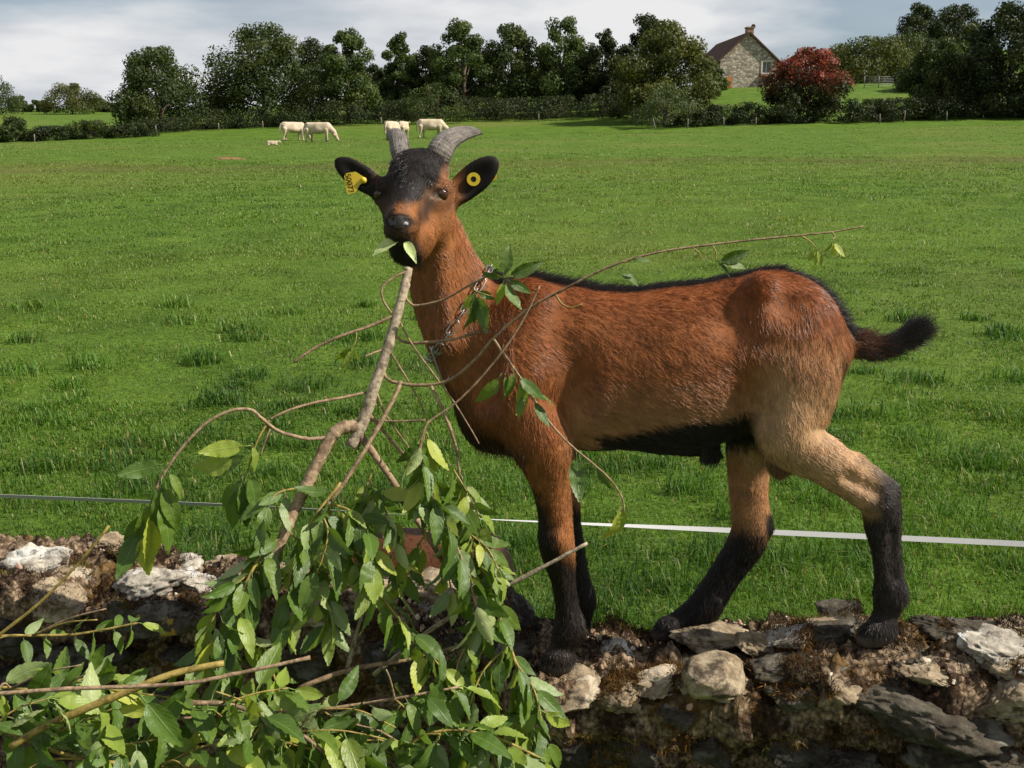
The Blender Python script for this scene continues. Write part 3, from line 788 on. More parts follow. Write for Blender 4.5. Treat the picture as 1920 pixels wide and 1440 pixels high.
def finish_goat():
    base = np.array([0.42, GY, HOOVES[0][2]])
    root = empty('goat')
    tag(root, 'brown goat with black legs standing on the mossy stone wall, facing the camera', 'goat')
    Nn = GB.grad(GV)
    me = mesh_data('body', GV, GQ, True, coat(GV, Nn), cname='coat')
    obj('body', me, M['coat'], root)
    # short coat
    def wt(p):
        x, y = project(p)
        return np.where(y > 1225, 0.25, 1.0) * np.where((x < 850) & (y < 500), 1.8, 1.0)
    P = sample_surface(GV, GQ, 250000, wt)
    Nn = GB.grad(P); D = comb(P, Nn); x, y = project(P); dy = P[:, 1] - GY
    Pc = P - np.array([0.35, GY, 1.3]); st = Pc - 0.9 * D * np.sum(Pc * D, 1)[:, None]
    streak = noise(st, 75, 66) + 0.6 * noise(st, 160, 67)
    clump = np.stack([noise(st, 60, 71), noise(st, 60, 72), noise(st, 60, 73)], 1)
    D = D + 0.55 * clump; D -= Nn * np.sum(D * Nn, 1)[:, None]; D /= np.linalg.norm(D, axis=1)[:, None] + 1e-9
    Cc = coat(P, Nn) * (0.66 + 0.62 * rng.random((len(P), 1))) * (1 + 0.75 * streak)[:, None]
    Ln = np.full(len(P), 0.023)
    Ln = np.where((x < 850) & (y < 500), 0.0125, Ln)
    Ln = np.where((x < 850) & (y < 335) & (np.abs(x - 780) < 40), 0.014, Ln)
    Ln = np.where((x < 830) & (y > 470) & (y < 505), 0.018, Ln)
    Ln = np.where((x < 704) & (y < 380) | (x > 852) & (y < 395), 0.006, Ln)
    Ln = np.where(y > 890, 0.012, Ln)
    Ln = np.where((y > 1040) & (Nn[:, 0] > 0.2), 0.018, Ln); Ln = np.where((x > 1200) & (x < 1470) & (y > 1000) & (Nn[:, 0] > 0.2), 0.020, Ln)
    nose = (np.hypot((x - 749) / 23, (y - 415) / 13) < 1) | (np.hypot(x - 825, y - 362) < 13) | (np.hypot(x - 714, y - 362) < 10)
    hoof = np.zeros(len(P), bool)
    for h in HOOVES:
        hoof |= (np.linalg.norm((P - h)[:, :2], axis=1) < 0.06) & (P[:, 2] - h[2] < 0.029)
    ok = ~(nose | hoof)
    Ln = Ln * (0.6 + 0.7 * rng.random(len(P)))
    lift = 0.06 + 0.09 * rng.random(len(P)) + 0.10 * np.clip(noise(st, 60, 74), -0.4, 1)
    Cc = np.where((y > 960)[:, None] & (Cc.max(1) < 0.05)[:, None], Cc * (0.6 + 2.2 * rng.random((len(P), 1)) ** 2), Cc)  # random paler tones in black leg hair paint in a sheen
    lift = np.where(y > 900, lift + 0.16 + 0.25 * np.clip(noise(P, 55, 76), 0, 1), lift)
    fur_curves('fur', P[ok], D[ok], Nn[ok], Ln[ok], lift[ok], Cc[ok], np.full(ok.sum(), 0.00034), root, M['fur'], 0.07)
    # long hair along the back, tail brush, sheath tuft, forelock, elbow fringe
    SP_, SD, SN, SL, SC, SR = [], [], [], [], [], []
    def tuft(n, sel, ln, dirn, colour, rr=0.0005, spread=0.25, lift=0.3):
        Q_ = sample_surface(GV, GQ, n, lambda p: sel(p, *project(p)).astype(float) + 1e-9)
        s = sel(Q_, *project(Q_)) > 0
        Q_ = Q_[s]; nn = GB.grad(Q_); k = len(Q_)
        d = np.tile(np.array(dirn, float), (k, 1)) + rng.normal(size=(k, 3)) * spread
        d /= np.linalg.norm(d, axis=1)[:, None]
        SP_.append(Q_); SD.append(d); SN.append(nn); SL.append(ln * (0.45 + 0.65 * rng.random(k)))
        SC.append(np.array(colour) * (0.7 + 0.8 * rng.random((k, 1)))); SR.append(np.full(k, rr))
    nzt = lambda p: GB.grad(p)[:, 2]
    tuft(5200, lambda p, x, y: (np.abs(p[:, 1] - GY) < 0.022) & (nzt(p) > 0.3) & (x > 915) & (x < 1460) & (y < 640), 0.034, (0.93, 0, 0.14), BLK * 1.3, 0.00036, 0.16)
    tuft(1600, lambda p, x, y: (np.abs(p[:, 1] - GY) < 0.026) & (nzt(p) > 0.1) & (x >= 1440) & (x < 1600) & (y < 680), 0.034, (0.88, 0, -0.10), BLK * 1.8, 0.00036, 0.16)
    tuft(2600, lambda p, x, y: (x > 1640) & (y < 720), 0.056, (0.9, 0, 0.20), BLK * 2.2, 0.0004, 0.13)
    tuft(2400, lambda p, x, y: (x > 1680) & (y < 720), 0.066, (0.80, 0, 0.42), BLK * 2.0, 0.0004, 0.20)
    tuft(1500, lambda p, x, y: (x > 1600) & (x < 1690) & (y < 720), 0.048, (0.93, 0, 0.08), (0.075, 0.030, 0.016), 0.0004, 0.15)
    for hx, hy, hz in HOOVES:
        tuft(500, lambda p, x, y: (np.hypot(p[:, 0] - hx, p[:, 1] - hy) < 0.055) & (np.abs(p[:, 2] - hz - 0.036) < 0.008), 0.014, (0.0, -0.15, -1.0), BLK * 2.5, 0.0003, 0.3)
    tuft(500, lambda p, x, y: (x > 1600) & (x < 1680) & (y < 720) & (y > 655), 0.034, (0.95, 0, -0.12), BLK * 2.5)
    tuft(700, lambda p, x, y: (np.abs(x - 1335) < 22) & (y > 838) & (y < 880), 0.030, (0.1, 0, -1.0), BLK)
    tuft(3000, lambda p, x, y: (x > 742) & (x < 815) & (y > 280) & (y < 322) & (p[:, 1] < GY - 0.03), 0.034, (-0.12, -0.34, -0.80), BLK * 1.1, 0.00034, 0.20)
    tuft(500, lambda p, x, y: (x > 880) & (x < 985) & (y > 830) & (y < 872), 0.024, (0.3, 0, -0.9), DBR * 1.6)
    P_, D_, N_ = np.concatenate(SP_), np.concatenate(SD), np.concatenate(SN)
    fur_curves('long_hair', P_, D_, N_, np.concatenate(SL), np.full(len(P_), 0.15), np.concatenate(SC), np.concatenate(SR), root, M['fur'], 0.12)
    # bare leathery nose
    vx, vy = project(GV); fr = (np.hypot((vx - 749) / 23, (vy - 415) / 13.5) < 1) & (GV[:, 1] < GY - 0.15)
    fq = GQ[fr[GQ].all(1)]; ids = np.unique(fq); mp = np.full(len(GV), -1); mp[ids] = np.arange(len(ids))
    m, nt = mat_new('nose_leather'); vo = N(nt, 'ShaderNodeTexVoronoi', {'Vector': world_pos(nt), 'Scale': 420.0}).outputs[0]
    finish(nt, ramp(nt, vo, [(0.1, (0.055, 0.046, 0.046)), (0.7, (0.026, 0.021, 0.021))]), 0.30, 0.5, bump(nt, vo, 0.4, 0.001))
    obj('nose', mesh_data('nose', GV[ids] + GB.grad(GV[ids]) * 0.0009, mp[fq]), m, root)
    # horns
    m, nt = mat_new('horn')
    tcn = coords(nt, 'UV')
    wv = N(nt, 'ShaderNodeTexNoise', {'Vector': N(nt, 'ShaderNodeMapping', {'Vector': tcn, 'Scale': (6, 60, 1)}).outputs[0], 'Scale': 1.0, 'Detail': 5}).outputs[0]
    n2 = tex_noise(nt, world_pos(nt), 90, 5)
    c = ramp(nt, n2, [(0.3, (0.10, 0.085, 0.072)), (0.7, (0.25, 0.22, 0.195))])
    c = mixc(nt, 0.6, c, ramp(nt, wv, [(0.35, (0.5, 0.5, 0.5)), (0.65, (1.1, 1.08, 1.05))]), 'MULTIPLY')
    finish(nt, c, 0.5, 0.35, bump(nt, wv, 0.9, 0.006))
    M['horn'] = m
    def horn(pts, flat):
        C = smooth_path([(*g(a, b, c), gr(r)) for a, b, c, r in pts], 14)
        K = len(C); n = 16; vs, uv = [], []
        T = np.gradient(C[:, :3], axis=0); T /= np.linalg.norm(T, axis=1)[:, None]
        u = np.cross(np.array([0, 1.0, 0]), T[0]); u /= np.linalg.norm(u)
        for i in range(K):
            u = u - T[i] * (u @ T[i]); u /= np.linalg.norm(u); w = np.cross(T[i], u)
            rr = C[i, 3] * (1 + 0.040 * math.sin(i * 1.9) * (1 - i / K))
            for j in range(n):
                a = 2 * math.pi * j / n
                ridge = 1 + 0.10 * max(0, math.cos(a)) ** 6
                vs.append(C[i, :3] + rr * ridge * (math.cos(a) * u + flat * math.sin(a) * w)); uv.append((i / K, j / n))
        vs.append(C[-1, :3] + T[-1] * 0.002); uv.append((1, 0))
        f4 = [(i * n + j, i * n + (j + 1) % n, (i + 1) * n + (j + 1) % n, (i + 1) * n + j) for i in range(K - 1) for j in range(n)]
        f3 = [((K - 1) * n + j, (K - 1) * n + (j + 1) % n, K * n) for j in range(n)]
        obj('horn', mesh_data('horn', np.array(vs), [np.array(f4), np.array(f3)], True, uvs=uv), M['horn'], root)
    horn([(815, 306, -0.045, 22), (824, 284, -0.045, 22), (836, 266, -0.03, 20), (855, 254, -0.01, 17), (876, 248, 0.01, 12.5), (892, 247, 0.025, 8), (905, 251, 0.035, 1.5)], 0.8)
    horn([(757, 310, -0.035, 16), (750, 285, -0.030, 17), (747, 266, -0.015, 17), (743, 255, 0.015, 15), (736, 252, 0.05, 11), (730, 256, 0.08, 6), (727, 262, 0.095, 1.5)], 0.9)
    # eyes
    m, nt = mat_new('eye')
    oc = coords(nt, 'Object')
    rot = N(nt, 'ShaderNodeSeparateXYZ', {0: oc})
    ex = N(nt, 'ShaderNodeMath', {0: rot.outputs[0], 1: 2.2}, operation='MULTIPLY').outputs[0]
    ez = N(nt, 'ShaderNodeMath', {0: rot.outputs[2], 1: 2.2}, operation='MULTIPLY').outputs[0]
    rad = N(nt, 'ShaderNodeMath', {0: N(nt, 'ShaderNodeMath', {0: ex, 1: ex}, operation='MULTIPLY').outputs[0], 1: N(nt, 'ShaderNodeMath', {0: ez, 1: ez}, operation='MULTIPLY').outputs[0]}, operation='ADD').outputs[0]
    c = ramp(nt, rad, [(0.0, (0.045, 0.016, 0.006)), (0.00012, (0.03, 0.010, 0.004)), (0.0002, (0.004, 0.003, 0.003)), (0.001, (0.004, 0.003, 0.003))])
    pup = N(nt, 'ShaderNodeMath', {0: N(nt, 'ShaderNodeMath', {0: rot.outputs[2]}, operation='ABSOLUTE').outputs[0], 1: 0.0012}, operation='LESS_THAN').outputs[0]
    pux = N(nt, 'ShaderNodeMath', {0: N(nt, 'ShaderNodeMath', {0: rot.outputs[0]}, operation='ABSOLUTE').outputs[0], 1: 0.0055}, operation='LESS_THAN').outputs[0]
    pm = N(nt, 'ShaderNodeMath', {0: pup, 1: pux}, operation='MULTIPLY').outputs[0]
    c = mixc(nt, pm, c, (0.004, 0.004, 0.004))
    finish(nt, c, 0.06, 0.6)
    M['eye'] = m
    M['lid'] = simple_mat('eyelid', (0.012, 0.008, 0.007), 0.6, 0.2, 0.3, 200)
    M['rim'] = simple_mat('eye_rim', (0.02, 0.015, 0.013), 0.35, 0.4)
    for (ex_, ey_, rp, aim) in ((826, 364, 12.5, (0.25, -1, 0.0)), (711, 364, 10.5, (-0.85, -0.6, 0.0))):
        h = GB.hit(CAM, ray(ex_, ey_), 1.6, 2.6)
        r = gr(rp); aim = np.array(aim) / np.linalg.norm(aim)
        mb = MB(); th = np.linspace(0, math.pi, 25); a = np.linspace(0, 2 * math.pi, 40, endpoint=False)
        # sphere with its pole along -Y so that the object space carries the iris
        v = [(r * math.sin(t) * math.cos(p), -r * math.cos(t), r * math.sin(t) * math.sin(p)) for t in th for p in a]
        f = [(i * 40 + j, i * 40 + (j + 1) % 40, (i + 1) * 40 + (j + 1) % 40, (i + 1) * 40 + j) for i in range(24) for j in range(40)]
        mb.add(v, f); e = mb.build('eye', M['eye'], root)
        e.location = h + np.array([0, 1, 0]) * (r * 0.62); e.rotation_euler = Vector((-aim[0], -aim[1], -aim[2])).to_track_quat('Y', 'Z').to_euler()
        # lids: a torus-like rim around the eye opening
        mb = MB(); rl = r * 1.07
        vv = [(rl * math.sin(t) * math.cos(p), -rl * math.cos(t), rl * math.sin(t) * math.sin(p)) for t in th for p in a]
        def covered(ff):
            c_ = np.mean([vv[q_] for q_ in ff], 0) / rl
            return c_[1] < 0.35 and (c_[2] > 0.60 - 0.35 * c_[0] ** 2 or c_[2] < -0.74 + 0.45 * c_[0] ** 2)
        mb.add(vv, [ff for ff in f if covered(ff)]); ld = mb.build('eyelid', M['lid'], root); ld.location = e.location; ld.rotation_euler = e.rotation_euler
        mb = MB(); q = np.linspace(0, 2 * math.pi, 25)
        ring = [np.array([r * 0.93 * math.cos(t), -r * (0.98 - 0.58 * math.cos(t) ** 2), r * (0.40 if math.sin(t) > 0 else 0.50) * math.sin(t)]) for t in q]
        mb.tube(ring, gr(1.2), 8, False)
    # ear tags
    m, nt = mat_new('yellow_plastic'); n = tex_noise(nt, coords(nt), 300, 3)
    finish(nt, ramp(nt, n, [(0.3, (0.55, 0.38, 0.02)), (0.7, (0.72, 0.52, 0.04))]), 0.45, 0.4); M['yellow'] = m
    M['print'] = simple_mat('black_print', (0.02, 0.018, 0.012), 0.6, 0.2)
    h = GB.hit(CAM, ray(672, 340), 1.6, 2.6) + np.array([0, -0.010, 0])
    sc = m_per_px(665, 340, h[1])
    t = empty('ear_tag', h); t.parent = root; t['label'] = 'yellow flag ear tag printed 50073'
    ux = np.array([1.0, 0, 0]); uz = np.array([0, SP * 0.2, 1.0])
    def flat(pts, y): return [(ux * (p[0] - 672) * sc - uz * (p[1] - 340) * sc + np.array([0, y, 0])) for p in pts]
    outl = [(647, 330), (651, 325), (668, 322), (684, 332), (687, 338), (683, 343), (676, 346), (668, 360), (655, 363), (651, 360)]
    mb = MB(); k = len(outl)
    mb.add(flat(outl, -0.001) + flat(outl, 0.001), [tuple(range(k))[::-1], tuple(range(k, 2 * k))] + [(i, (i + 1) % k, k + (i + 1) % k, k + i) for i in range(k)])
    p = mb.build('tag_plate', M['yellow'], t, False)
    mb = MB(); b = flat([(683, 338)], -0.001)[0]
    mb.tube([b + np.array([0, 0.012, 0]), b + np.array([0, -0.003, 0])], gr(5.5), 14); mb.build('tag_stud', M['yellow'], t)
    def text(s, size, px, py, ang, parent, base, y, name='print'):
        cu = bpy.data.curves.new(name, 'FONT'); cu.body = s; cu.size = size; cu.align_x = 'CENTER'; cu.align_y = 'CENTER'; cu.offset = size * 0.012
        cu.extrude = 0.0001; cu.materials.append(M['print'])
        tmp = bpy.data.objects.new(name, cu); COL.objects.link(tmp); bpy.context.view_layer.update()
        me = bpy.data.meshes.new_from_object(tmp); bpy.data.objects.remove(tmp)
        me.materials.clear(); o = obj(name, me, M['print'], parent)
        o.location = ux * (px - base[0]) * sc - uz * (py - base[1]) * sc + np.array([0, y, 0])
        o.rotation_euler = (R(90), R(ang), 0)
    text('50073', 14.5 * sc, 656.5, 343.5, 80, t, (672, 340), -0.0016)
    h = GB.hit(CAM, ray(888, 336), 1.6, 2.6)
    t = empty('ear_tag', h); t.parent = root; t['label'] = 'round yellow button ear tag'
    sc2 = m_per_px(888, 336, h[1])
    def ringmesh(r0, r1, y0, y1, n=28):
        a = np.linspace(0, 2 * math.pi, n, endpoint=False); v = []
        for (rr, yy) in ((r0, y0), (r1, y0), (r1, y1), (r0, y1)):
            v += [(rr * math.cos(q), yy, rr * math.sin(q)) for q in a]
        f = []
        for s_ in range(4):
            for j in range(n):
                f.append((s_ * n + j, s_ * n + (j + 1) % n, ((s_ + 1) % 4) * n + (j + 1) % n, ((s_ + 1) % 4) * n + j))
        q = MB(); q.add(v, f); return q
    o = ringmesh(5.5 * sc2, 12.5 * sc2, -0.005, 0.002).build('tag_button', M['yellow'], t, False)
    o = ringmesh(0.0004, 5.5 * sc2, -0.004, 0.002).build('tag_stud', M['print'], t, False)
    h2 = g(925, 331, -0.035)
    o = ringmesh(0.0004, 7 * sc2, -0.002, 0.002).build('tag_back', M['yellow'], t, False); o.location = h2 - h
    return root
GOAT = finish_goat()

# ------------------------------------------------------------------ collar chain, leaves in the mouth
def torus_link(L_, W_, r, n=20, m=7):
    """long oval ring in the XZ plane"""
    pts = []
    for i in range(n + 1):
        a = 2 * math.pi * i / n
        x = (W_ / 2) * math.cos(a); z = (L_ / 2 - W_ / 2) * (1 if math.sin(a) > 0 else -1) * min(1, abs(math.sin(a)) * 3) + (W_ / 2) * math.sin(a)
        pts.append((x, 0, z))
    q = MB(); q.tube(pts, r, m, False); return q.mesh('link')

def make_collar():
    m = simple_mat('steel', (0.30, 0.28, 0.26), 0.38, 0.5, 0.2, 60, metallic=0.9)
    root = empty('chain_collar'); tag(root, 'steel link chain collar around the brown goat\'s neck', 'chain')
    c = g(862, 588, 0); e1 = g(912, 508, 0) - g(812, 660, 0); e1 /= np.linalg.norm(e1); e2 = np.array([0, -1.0, 0])
    pts = []
    for a in np.linspace(0, 2 * math.pi, 181)[:-1]:
        d = math.cos(a) * e1 + math.sin(a) * e2; t = 0.0
        while t < 0.16 and GB.val(c + d * t) < 0.006: t += 0.001
        pts.append(c + d * t)
    pts = np.array(pts + [pts[0]])
    s = np.concatenate([[0], np.cumsum(np.linalg.norm(np.diff(pts, axis=0), axis=1))])
    n = int(s[-1] / 0.026); lk = torus_link(0.034, 0.014, 0.0014)
    for i in range(n):
        q = [(i + 0.5) * s[-1] / n + e for e in (-0.004, 0, 0.004)]
        p = np.array([[np.interp(w % s[-1], s, pts[:, k]) for k in range(3)] for w in q])
        T = Vector(p[2] - p[0]).normalized(); out = Vector(p[1] - c); out = (out - T * out.dot(T)).normalized()
        sd = T.cross(out)
        x, y = (out, sd) if i % 2 else (sd, -out)
        mt = Matrix((x, y, T)).transposed().to_4x4(); mt.translation = Vector(p[1]) + out * 0.001
        o = obj('link', lk, m, root); o.matrix_world = mt
    # the long clip that hangs at the throat
    big = torus_link(0.075, 0.020, 0.0026)
    mt = Matrix.Translation(Vector(g(826, 682, -0.055))) @ Matrix.Rotation(R(-18), 4, 'Y') @ Matrix.Rotation(R(35), 4, 'Z')
    o = obj('clip', big, m, root); o.matrix_world = mt
    q = MB(); q.tube(smooth_path([g(806, 650, -0.05), g(814, 660, -0.058), g(824, 664, -0.06), g(836, 655, -0.062)], 5), 0.003, 8)
    q.build('hook', m, root)
make_collar()
# ------------------------------------------------------------------ the old stone wall
import bmesh
WX = [-2.6, -1.16, -0.6, -0.2, -0.06, 0.06, 0.3, 1.0, 2.4]
def wall_f(x): return np.interp(x, WX, [2.55, 2.43, 2.38, 2.34, 2.26, 2.03, 2.01, 1.96, 1.90])
def wall_b(x): return np.interp(x, WX, [2.95, 2.84, 2.68, 2.62, 2.50, 2.40, 2.38, 2.27, 2.20])
def wall_t(x): return np.interp(x, [-2.6, -1.16, -0.6, -0.1, 0.1, 0.5, 0.68, 0.8, 1.0, 2.4], [0.75, 0.735, 0.70, 0.685, 0.685, 0.69, 0.735, 0.745, 0.75, 0.75])

def stone_mat(name, lo, mid, hi, lichen=0.5, scale=1.0):
    m, nt = mat_new(name)
    oc = world_pos(nt)
    n1 = tex_noise(nt, oc, 16 * scale, 7, 0.68); n2 = tex_noise(nt, oc, 70, 6, 0.7); n3 = tex_noise(nt, oc, 9, 5, 0.6, 0.6); n4 = tex_noise(nt, oc, 240, 4, 0.7)
    c = ramp(nt, n1, [(0.30, lo), (0.5, mid), (0.70, hi)])
    c = mixc(nt, 0.75, c, ramp(nt, n2, [(0.30, (0.35, 0.33, 0.30)), (0.62, (1.15, 1.12, 1.06))]), 'MULTIPLY')
    # pale crusts and dark films, with shapes of their own
    l = ramp(nt, n3, [(0.56, (0, 0, 0)), (0.61, (lichen,) * 3)])
    c = mixc(nt, l, c, tuple(min(0.75, q * 1.35 + 0.10) for q in hi))
    n5 = tex_noise(nt, oc, 12.5, 6, 0.7, 0.4)
    dk = ramp(nt, n5, [(0.56, (0, 0, 0)), (0.64, (0.85,) * 3)])
    c = mixc(nt, dk, c, (0.040, 0.030, 0.022))
    n6 = tex_noise(nt, oc, 21.0, 3, 0.5)
    yl = ramp(nt, n6, [(0.70, (0, 0, 0)), (0.73, (0.7,) * 3)])
    c = mixc(nt, yl, c, (0.42, 0.26, 0.04))
    h = mixc(nt, 0.5, n2, n4)
    finish(nt, c, 0.92, 0.15, bump(nt, h, 0.9, 0.006))
    return m
M['stone_white'] = stone_mat('stone_white', (0.20, 0.18, 0.15), (0.38, 0.35, 0.30), (0.52, 0.50, 0.45), 0.6)
M['stone_tan'] = stone_mat('stone_tan', (0.15, 0.112, 0.07), (0.29, 0.23, 0.155), (0.41, 0.345, 0.25), 0.45)
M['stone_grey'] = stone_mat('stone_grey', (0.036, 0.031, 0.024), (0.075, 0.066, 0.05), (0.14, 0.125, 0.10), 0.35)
M['stone_dark'] = stone_mat('stone_dark', (0.022, 0.019, 0.015), (0.05, 0.044, 0.036), (0.11, 0.10, 0.088), 0.3)  # for face stones; part of the wall face's shade is in this tone

def make_core_mat():
    m, nt = mat_new('mortar_earth')
    p = world_pos(nt)
    n1 = tex_noise(nt, p, 11, 7, 0.7); n2 = tex_noise(nt, p, 75, 6, 0.75); n3 = tex_noise(nt, p, 6.5, 5, 0.6, 0.3)
    vo = N(nt, 'ShaderNodeTexVoronoi', {'Vector': p, 'Scale': 85.0, 'Randomness': 1.0})
    crumb = ramp(nt, vo.outputs['Distance'], [(0.0, (0.40, 0.32, 0.23)), (0.5, (0.23, 0.175, 0.115)), (0.9, (0.06, 0.043, 0.03))])
    crumb = mixc(nt, 0.5, crumb, ramp(nt, vo.outputs['Color'], [(0.2, (0.35, 0.28, 0.22)), (0.8, (1.25, 1.1, 1.0))]), 'MULTIPLY')
    moss = ramp(nt, n2, [(0.35, (0.012, 0.008, 0.006)), (0.6, (0.050, 0.028, 0.017)), (0.75, (0.10, 0.055, 0.025))])
    ochre = ramp(nt, n2, [(0.35, (0.03, 0.018, 0.008)), (0.65, (0.17, 0.095, 0.02)), (0.8, (0.24, 0.17, 0.04))])
    c = mixc(nt, ramp(nt, n1, [(0.44, (0, 0, 0)), (0.53, (1, 1, 1))]), moss, crumb)
    c = mixc(nt, ramp(nt, n3, [(0.57, (0, 0, 0)), (0.66, (0.8,) * 3)]), c, ochre)
    h = mixc(nt, 0.5, n2, vo.outputs['Distance'])
    finish(nt, c, 0.95, 0.1, bump(nt, h, 1.0, 0.010))
    return m
M['core'] = make_core_mat()

WALL = empty('stone_wall')
tag(WALL, 'low old stone wall with dark dry moss and pale limestone blocks', 'wall')

def core_sheet():
    xs = np.concatenate([np.arange(-2.4, -1.3, 0.02), np.arange(-1.3, 1.25, 0.0065), np.arange(1.25, 2.2, 0.02)])
    prof = []   # (across 0..1 front->back, depth below top)
    for d in np.linspace(0.85, 0.32, 10): prof.append((0.0, d, 0))
    for d in np.linspace(0.31, 0.05, 34): prof.append((0.0, d, 0))
    for a in np.linspace(0.0, 1.0, 72): prof.append((a, 0.0, 1))
    for d in np.linspace(0.04, 0.75, 22): prof.append((1.0, d, 2))
    Pn = len(prof)
    X = np.repeat(xs[:, None], Pn, 1)
    A = np.array([p[0] for p in prof])[None]; Dp = np.array([p[1] for p in prof])[None]
    f, b, t = wall_f(X), wall_b(X), wall_t(X)
    Y = f + (b - f) * A
    edge = np.minimum(A, 1 - A)
    Z = t - Dp - 0.035 * np.exp(-edge / 0.06)
    Y = Y + np.where(Dp > 0, np.where(A < 0.5, 0.5 * np.clip(Dp - 0.05, 0, 0.3) , -0.02), 0)   # the face leans back under the top stones
    P = np.stack([X, Y, Z], -1).reshape(-1, 3)
    i = np.arange(len(P)).reshape(len(xs), Pn)
    F = np.stack([i[:-1, :-1], i[1:, :-1], i[1:, 1:], i[:-1, 1:]], -1).reshape(-1, 4)
    nrm = np.zeros_like(P); nrm[:, 2] = 0
    top = np.exp(-np.broadcast_to(Dp, X.shape) / 0.05).ravel()
    nrm[:, 2] = top; nrm[:, 1] = np.where(A < 0.5, -1, 1).repeat(len(xs), 0).reshape(len(xs), Pn).ravel() * (1 - top) if False else 0
    sgn = np.broadcast_to(np.where(A < 0.5, -1.0, 1.0), X.shape).ravel()
    nrm[:, 1] = sgn * np.clip(1 - top + 0.25 * np.exp(-np.broadcast_to(edge, X.shape).ravel() / 0.08), 0, 1)
    nrm /= np.linalg.norm(nrm, axis=1)[:, None]
    d = 0.060 * fbm(P, 9, 3, 41) + 0.035 * np.abs(noise(P, 24, 44)) + 0.026 * fbm(P, 55, 3, 45) + 0.010 * noise(P, 150, 47)
    P = P + nrm * d[:, None]
    # footing under the hooves
    for h in HOOVES:
        r = np.linalg.norm(P[:, :2] - h[:2], axis=1); w = np.exp(-(r / 0.055) ** 4) * (top > 0.3)
        P[:, 2] = P[:, 2] * (1 - w) + (h[2] - 0.001 + 0.003 * noise(P, 60, 3)) * w
    return P, F, nrm
WP, WF, WN = core_sheet()
obj('mortar', mesh_data('mortar', WP, WF), M['core'], WALL)

_bm = bmesh.new(); bmesh.ops.create_icosphere(_bm, subdivisions=5, radius=1.0)
ICO_V = np.array([v.co[:] for v in _bm.verts]); ICO_F = np.array([[v.index for v in f.verts] for f in _bm.faces]); _bm.free()
_bm = bmesh.new(); bmesh.ops.create_icosphere(_bm, subdivisions=2, radius=1.0)
ICO2_V = np.array([v.co[:] for v in _bm.verts]); ICO2_F = np.array([[v.index for v in f.verts] for f in _bm.faces]); _bm.free()
def rock_verts(seed, base=ICO_V, cuts=12, rough=1.0, lo=0.42, hi=0.88):
    r = np.random.default_rng(seed); v = base.copy()
    v = np.sign(v) * np.abs(v) ** 0.8
    for _ in range(cuts):
        n = r.normal(size=3); n /= np.linalg.norm(n); d = r.uniform(lo, hi)
        v = v - n * (np.clip(v @ n - d, 0, None) * 0.93)[:, None]
    u = v / np.linalg.norm(v, axis=1)[:, None]
    v = v + u * (rough * (0.26 * fbm(v, 1.7, 3, seed) - 0.20 * np.abs(fbm(v, 3.6, 3, seed + 9)) + 0.085 * fbm(v, 11, 3, seed + 5)))[:, None]
    return v / np.abs(v).max(0)
STONE_P, STONE_N = [], []
def stone(px, py, Y, w, h, depth, mat, rot=0.0, seed=1, yaw=0.0, rough=1.0, name='stone', cuts=12, mossy=True):
    c = at(px, py, Y); s = m_per_px(px, py, Y)
    v = rock_verts(seed, cuts=cuts, rough=rough) * np.array([w * s / 2, depth / 2, h * s / 2])
    Rm = np.array((Matrix.Rotation(R(yaw), 3, 'Z') @ Matrix.Rotation(R(rot), 3, 'Y')))
    v = v @ Rm.T; u = v / (np.array([w * s / 2, depth / 2, h * s / 2]) ** 2); k_ = slice(None) if mossy else slice(0, 3); STONE_P.append((v + c)[k_]); STONE_N.append((u / np.linalg.norm(u, axis=1)[:, None])[k_])
    o = obj(name, mesh_data(name, v, ICO_F), M[mat], WALL)
    o.location = c
    return o
# left length of the wall
stone(62, 1052, 2.62, 165, 84, 0.17, 'stone_white', 4, 11, 10, mossy=False)
stone(292, 1096, 2.50, 150, 78, 0.16, 'stone_white', -5, 12, -8, mossy=False)
stone(372, 1090, 2.52, 110, 36, 0.12, 'stone_white', 8, 13)
stone(118, 1130, 2.42, 120, 76, 0.15, 'stone_tan', 14, 14)
stone(235, 1150, 2.40, 110, 60, 0.15, 'stone_grey', 0, 15)
stone(320, 1150, 2.38, 180, 66, 0.16, 'stone_grey', -4, 16)
stone(270, 1040, 2.68, 115, 44, 0.13, 'stone_tan', 6, 17)
stone(470, 1120, 2.46, 130, 60, 0.18, 'stone_white', -4, 18)
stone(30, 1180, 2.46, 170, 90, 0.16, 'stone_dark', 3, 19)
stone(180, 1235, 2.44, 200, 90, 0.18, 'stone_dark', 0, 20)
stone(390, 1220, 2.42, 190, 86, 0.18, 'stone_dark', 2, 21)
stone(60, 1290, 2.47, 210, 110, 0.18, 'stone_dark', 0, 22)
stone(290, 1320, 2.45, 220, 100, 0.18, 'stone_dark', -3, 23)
stone(600, 1130, 2.45, 160, 66, 0.20, 'stone_tan', 3, 24)
stone(720, 1115, 2.50, 170, 64, 0.20, 'stone_tan', -3, 25)
stone(850, 1110, 2.50, 190, 70, 0.22, 'stone_tan', 5, 26)
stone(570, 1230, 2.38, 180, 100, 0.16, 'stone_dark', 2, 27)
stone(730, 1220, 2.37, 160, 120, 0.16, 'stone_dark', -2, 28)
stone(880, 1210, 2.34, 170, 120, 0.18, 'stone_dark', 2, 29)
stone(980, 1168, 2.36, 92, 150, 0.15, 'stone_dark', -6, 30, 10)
stone(940, 1220, 2.22, 80, 80, 0.14, 'stone_grey', 12, 31)
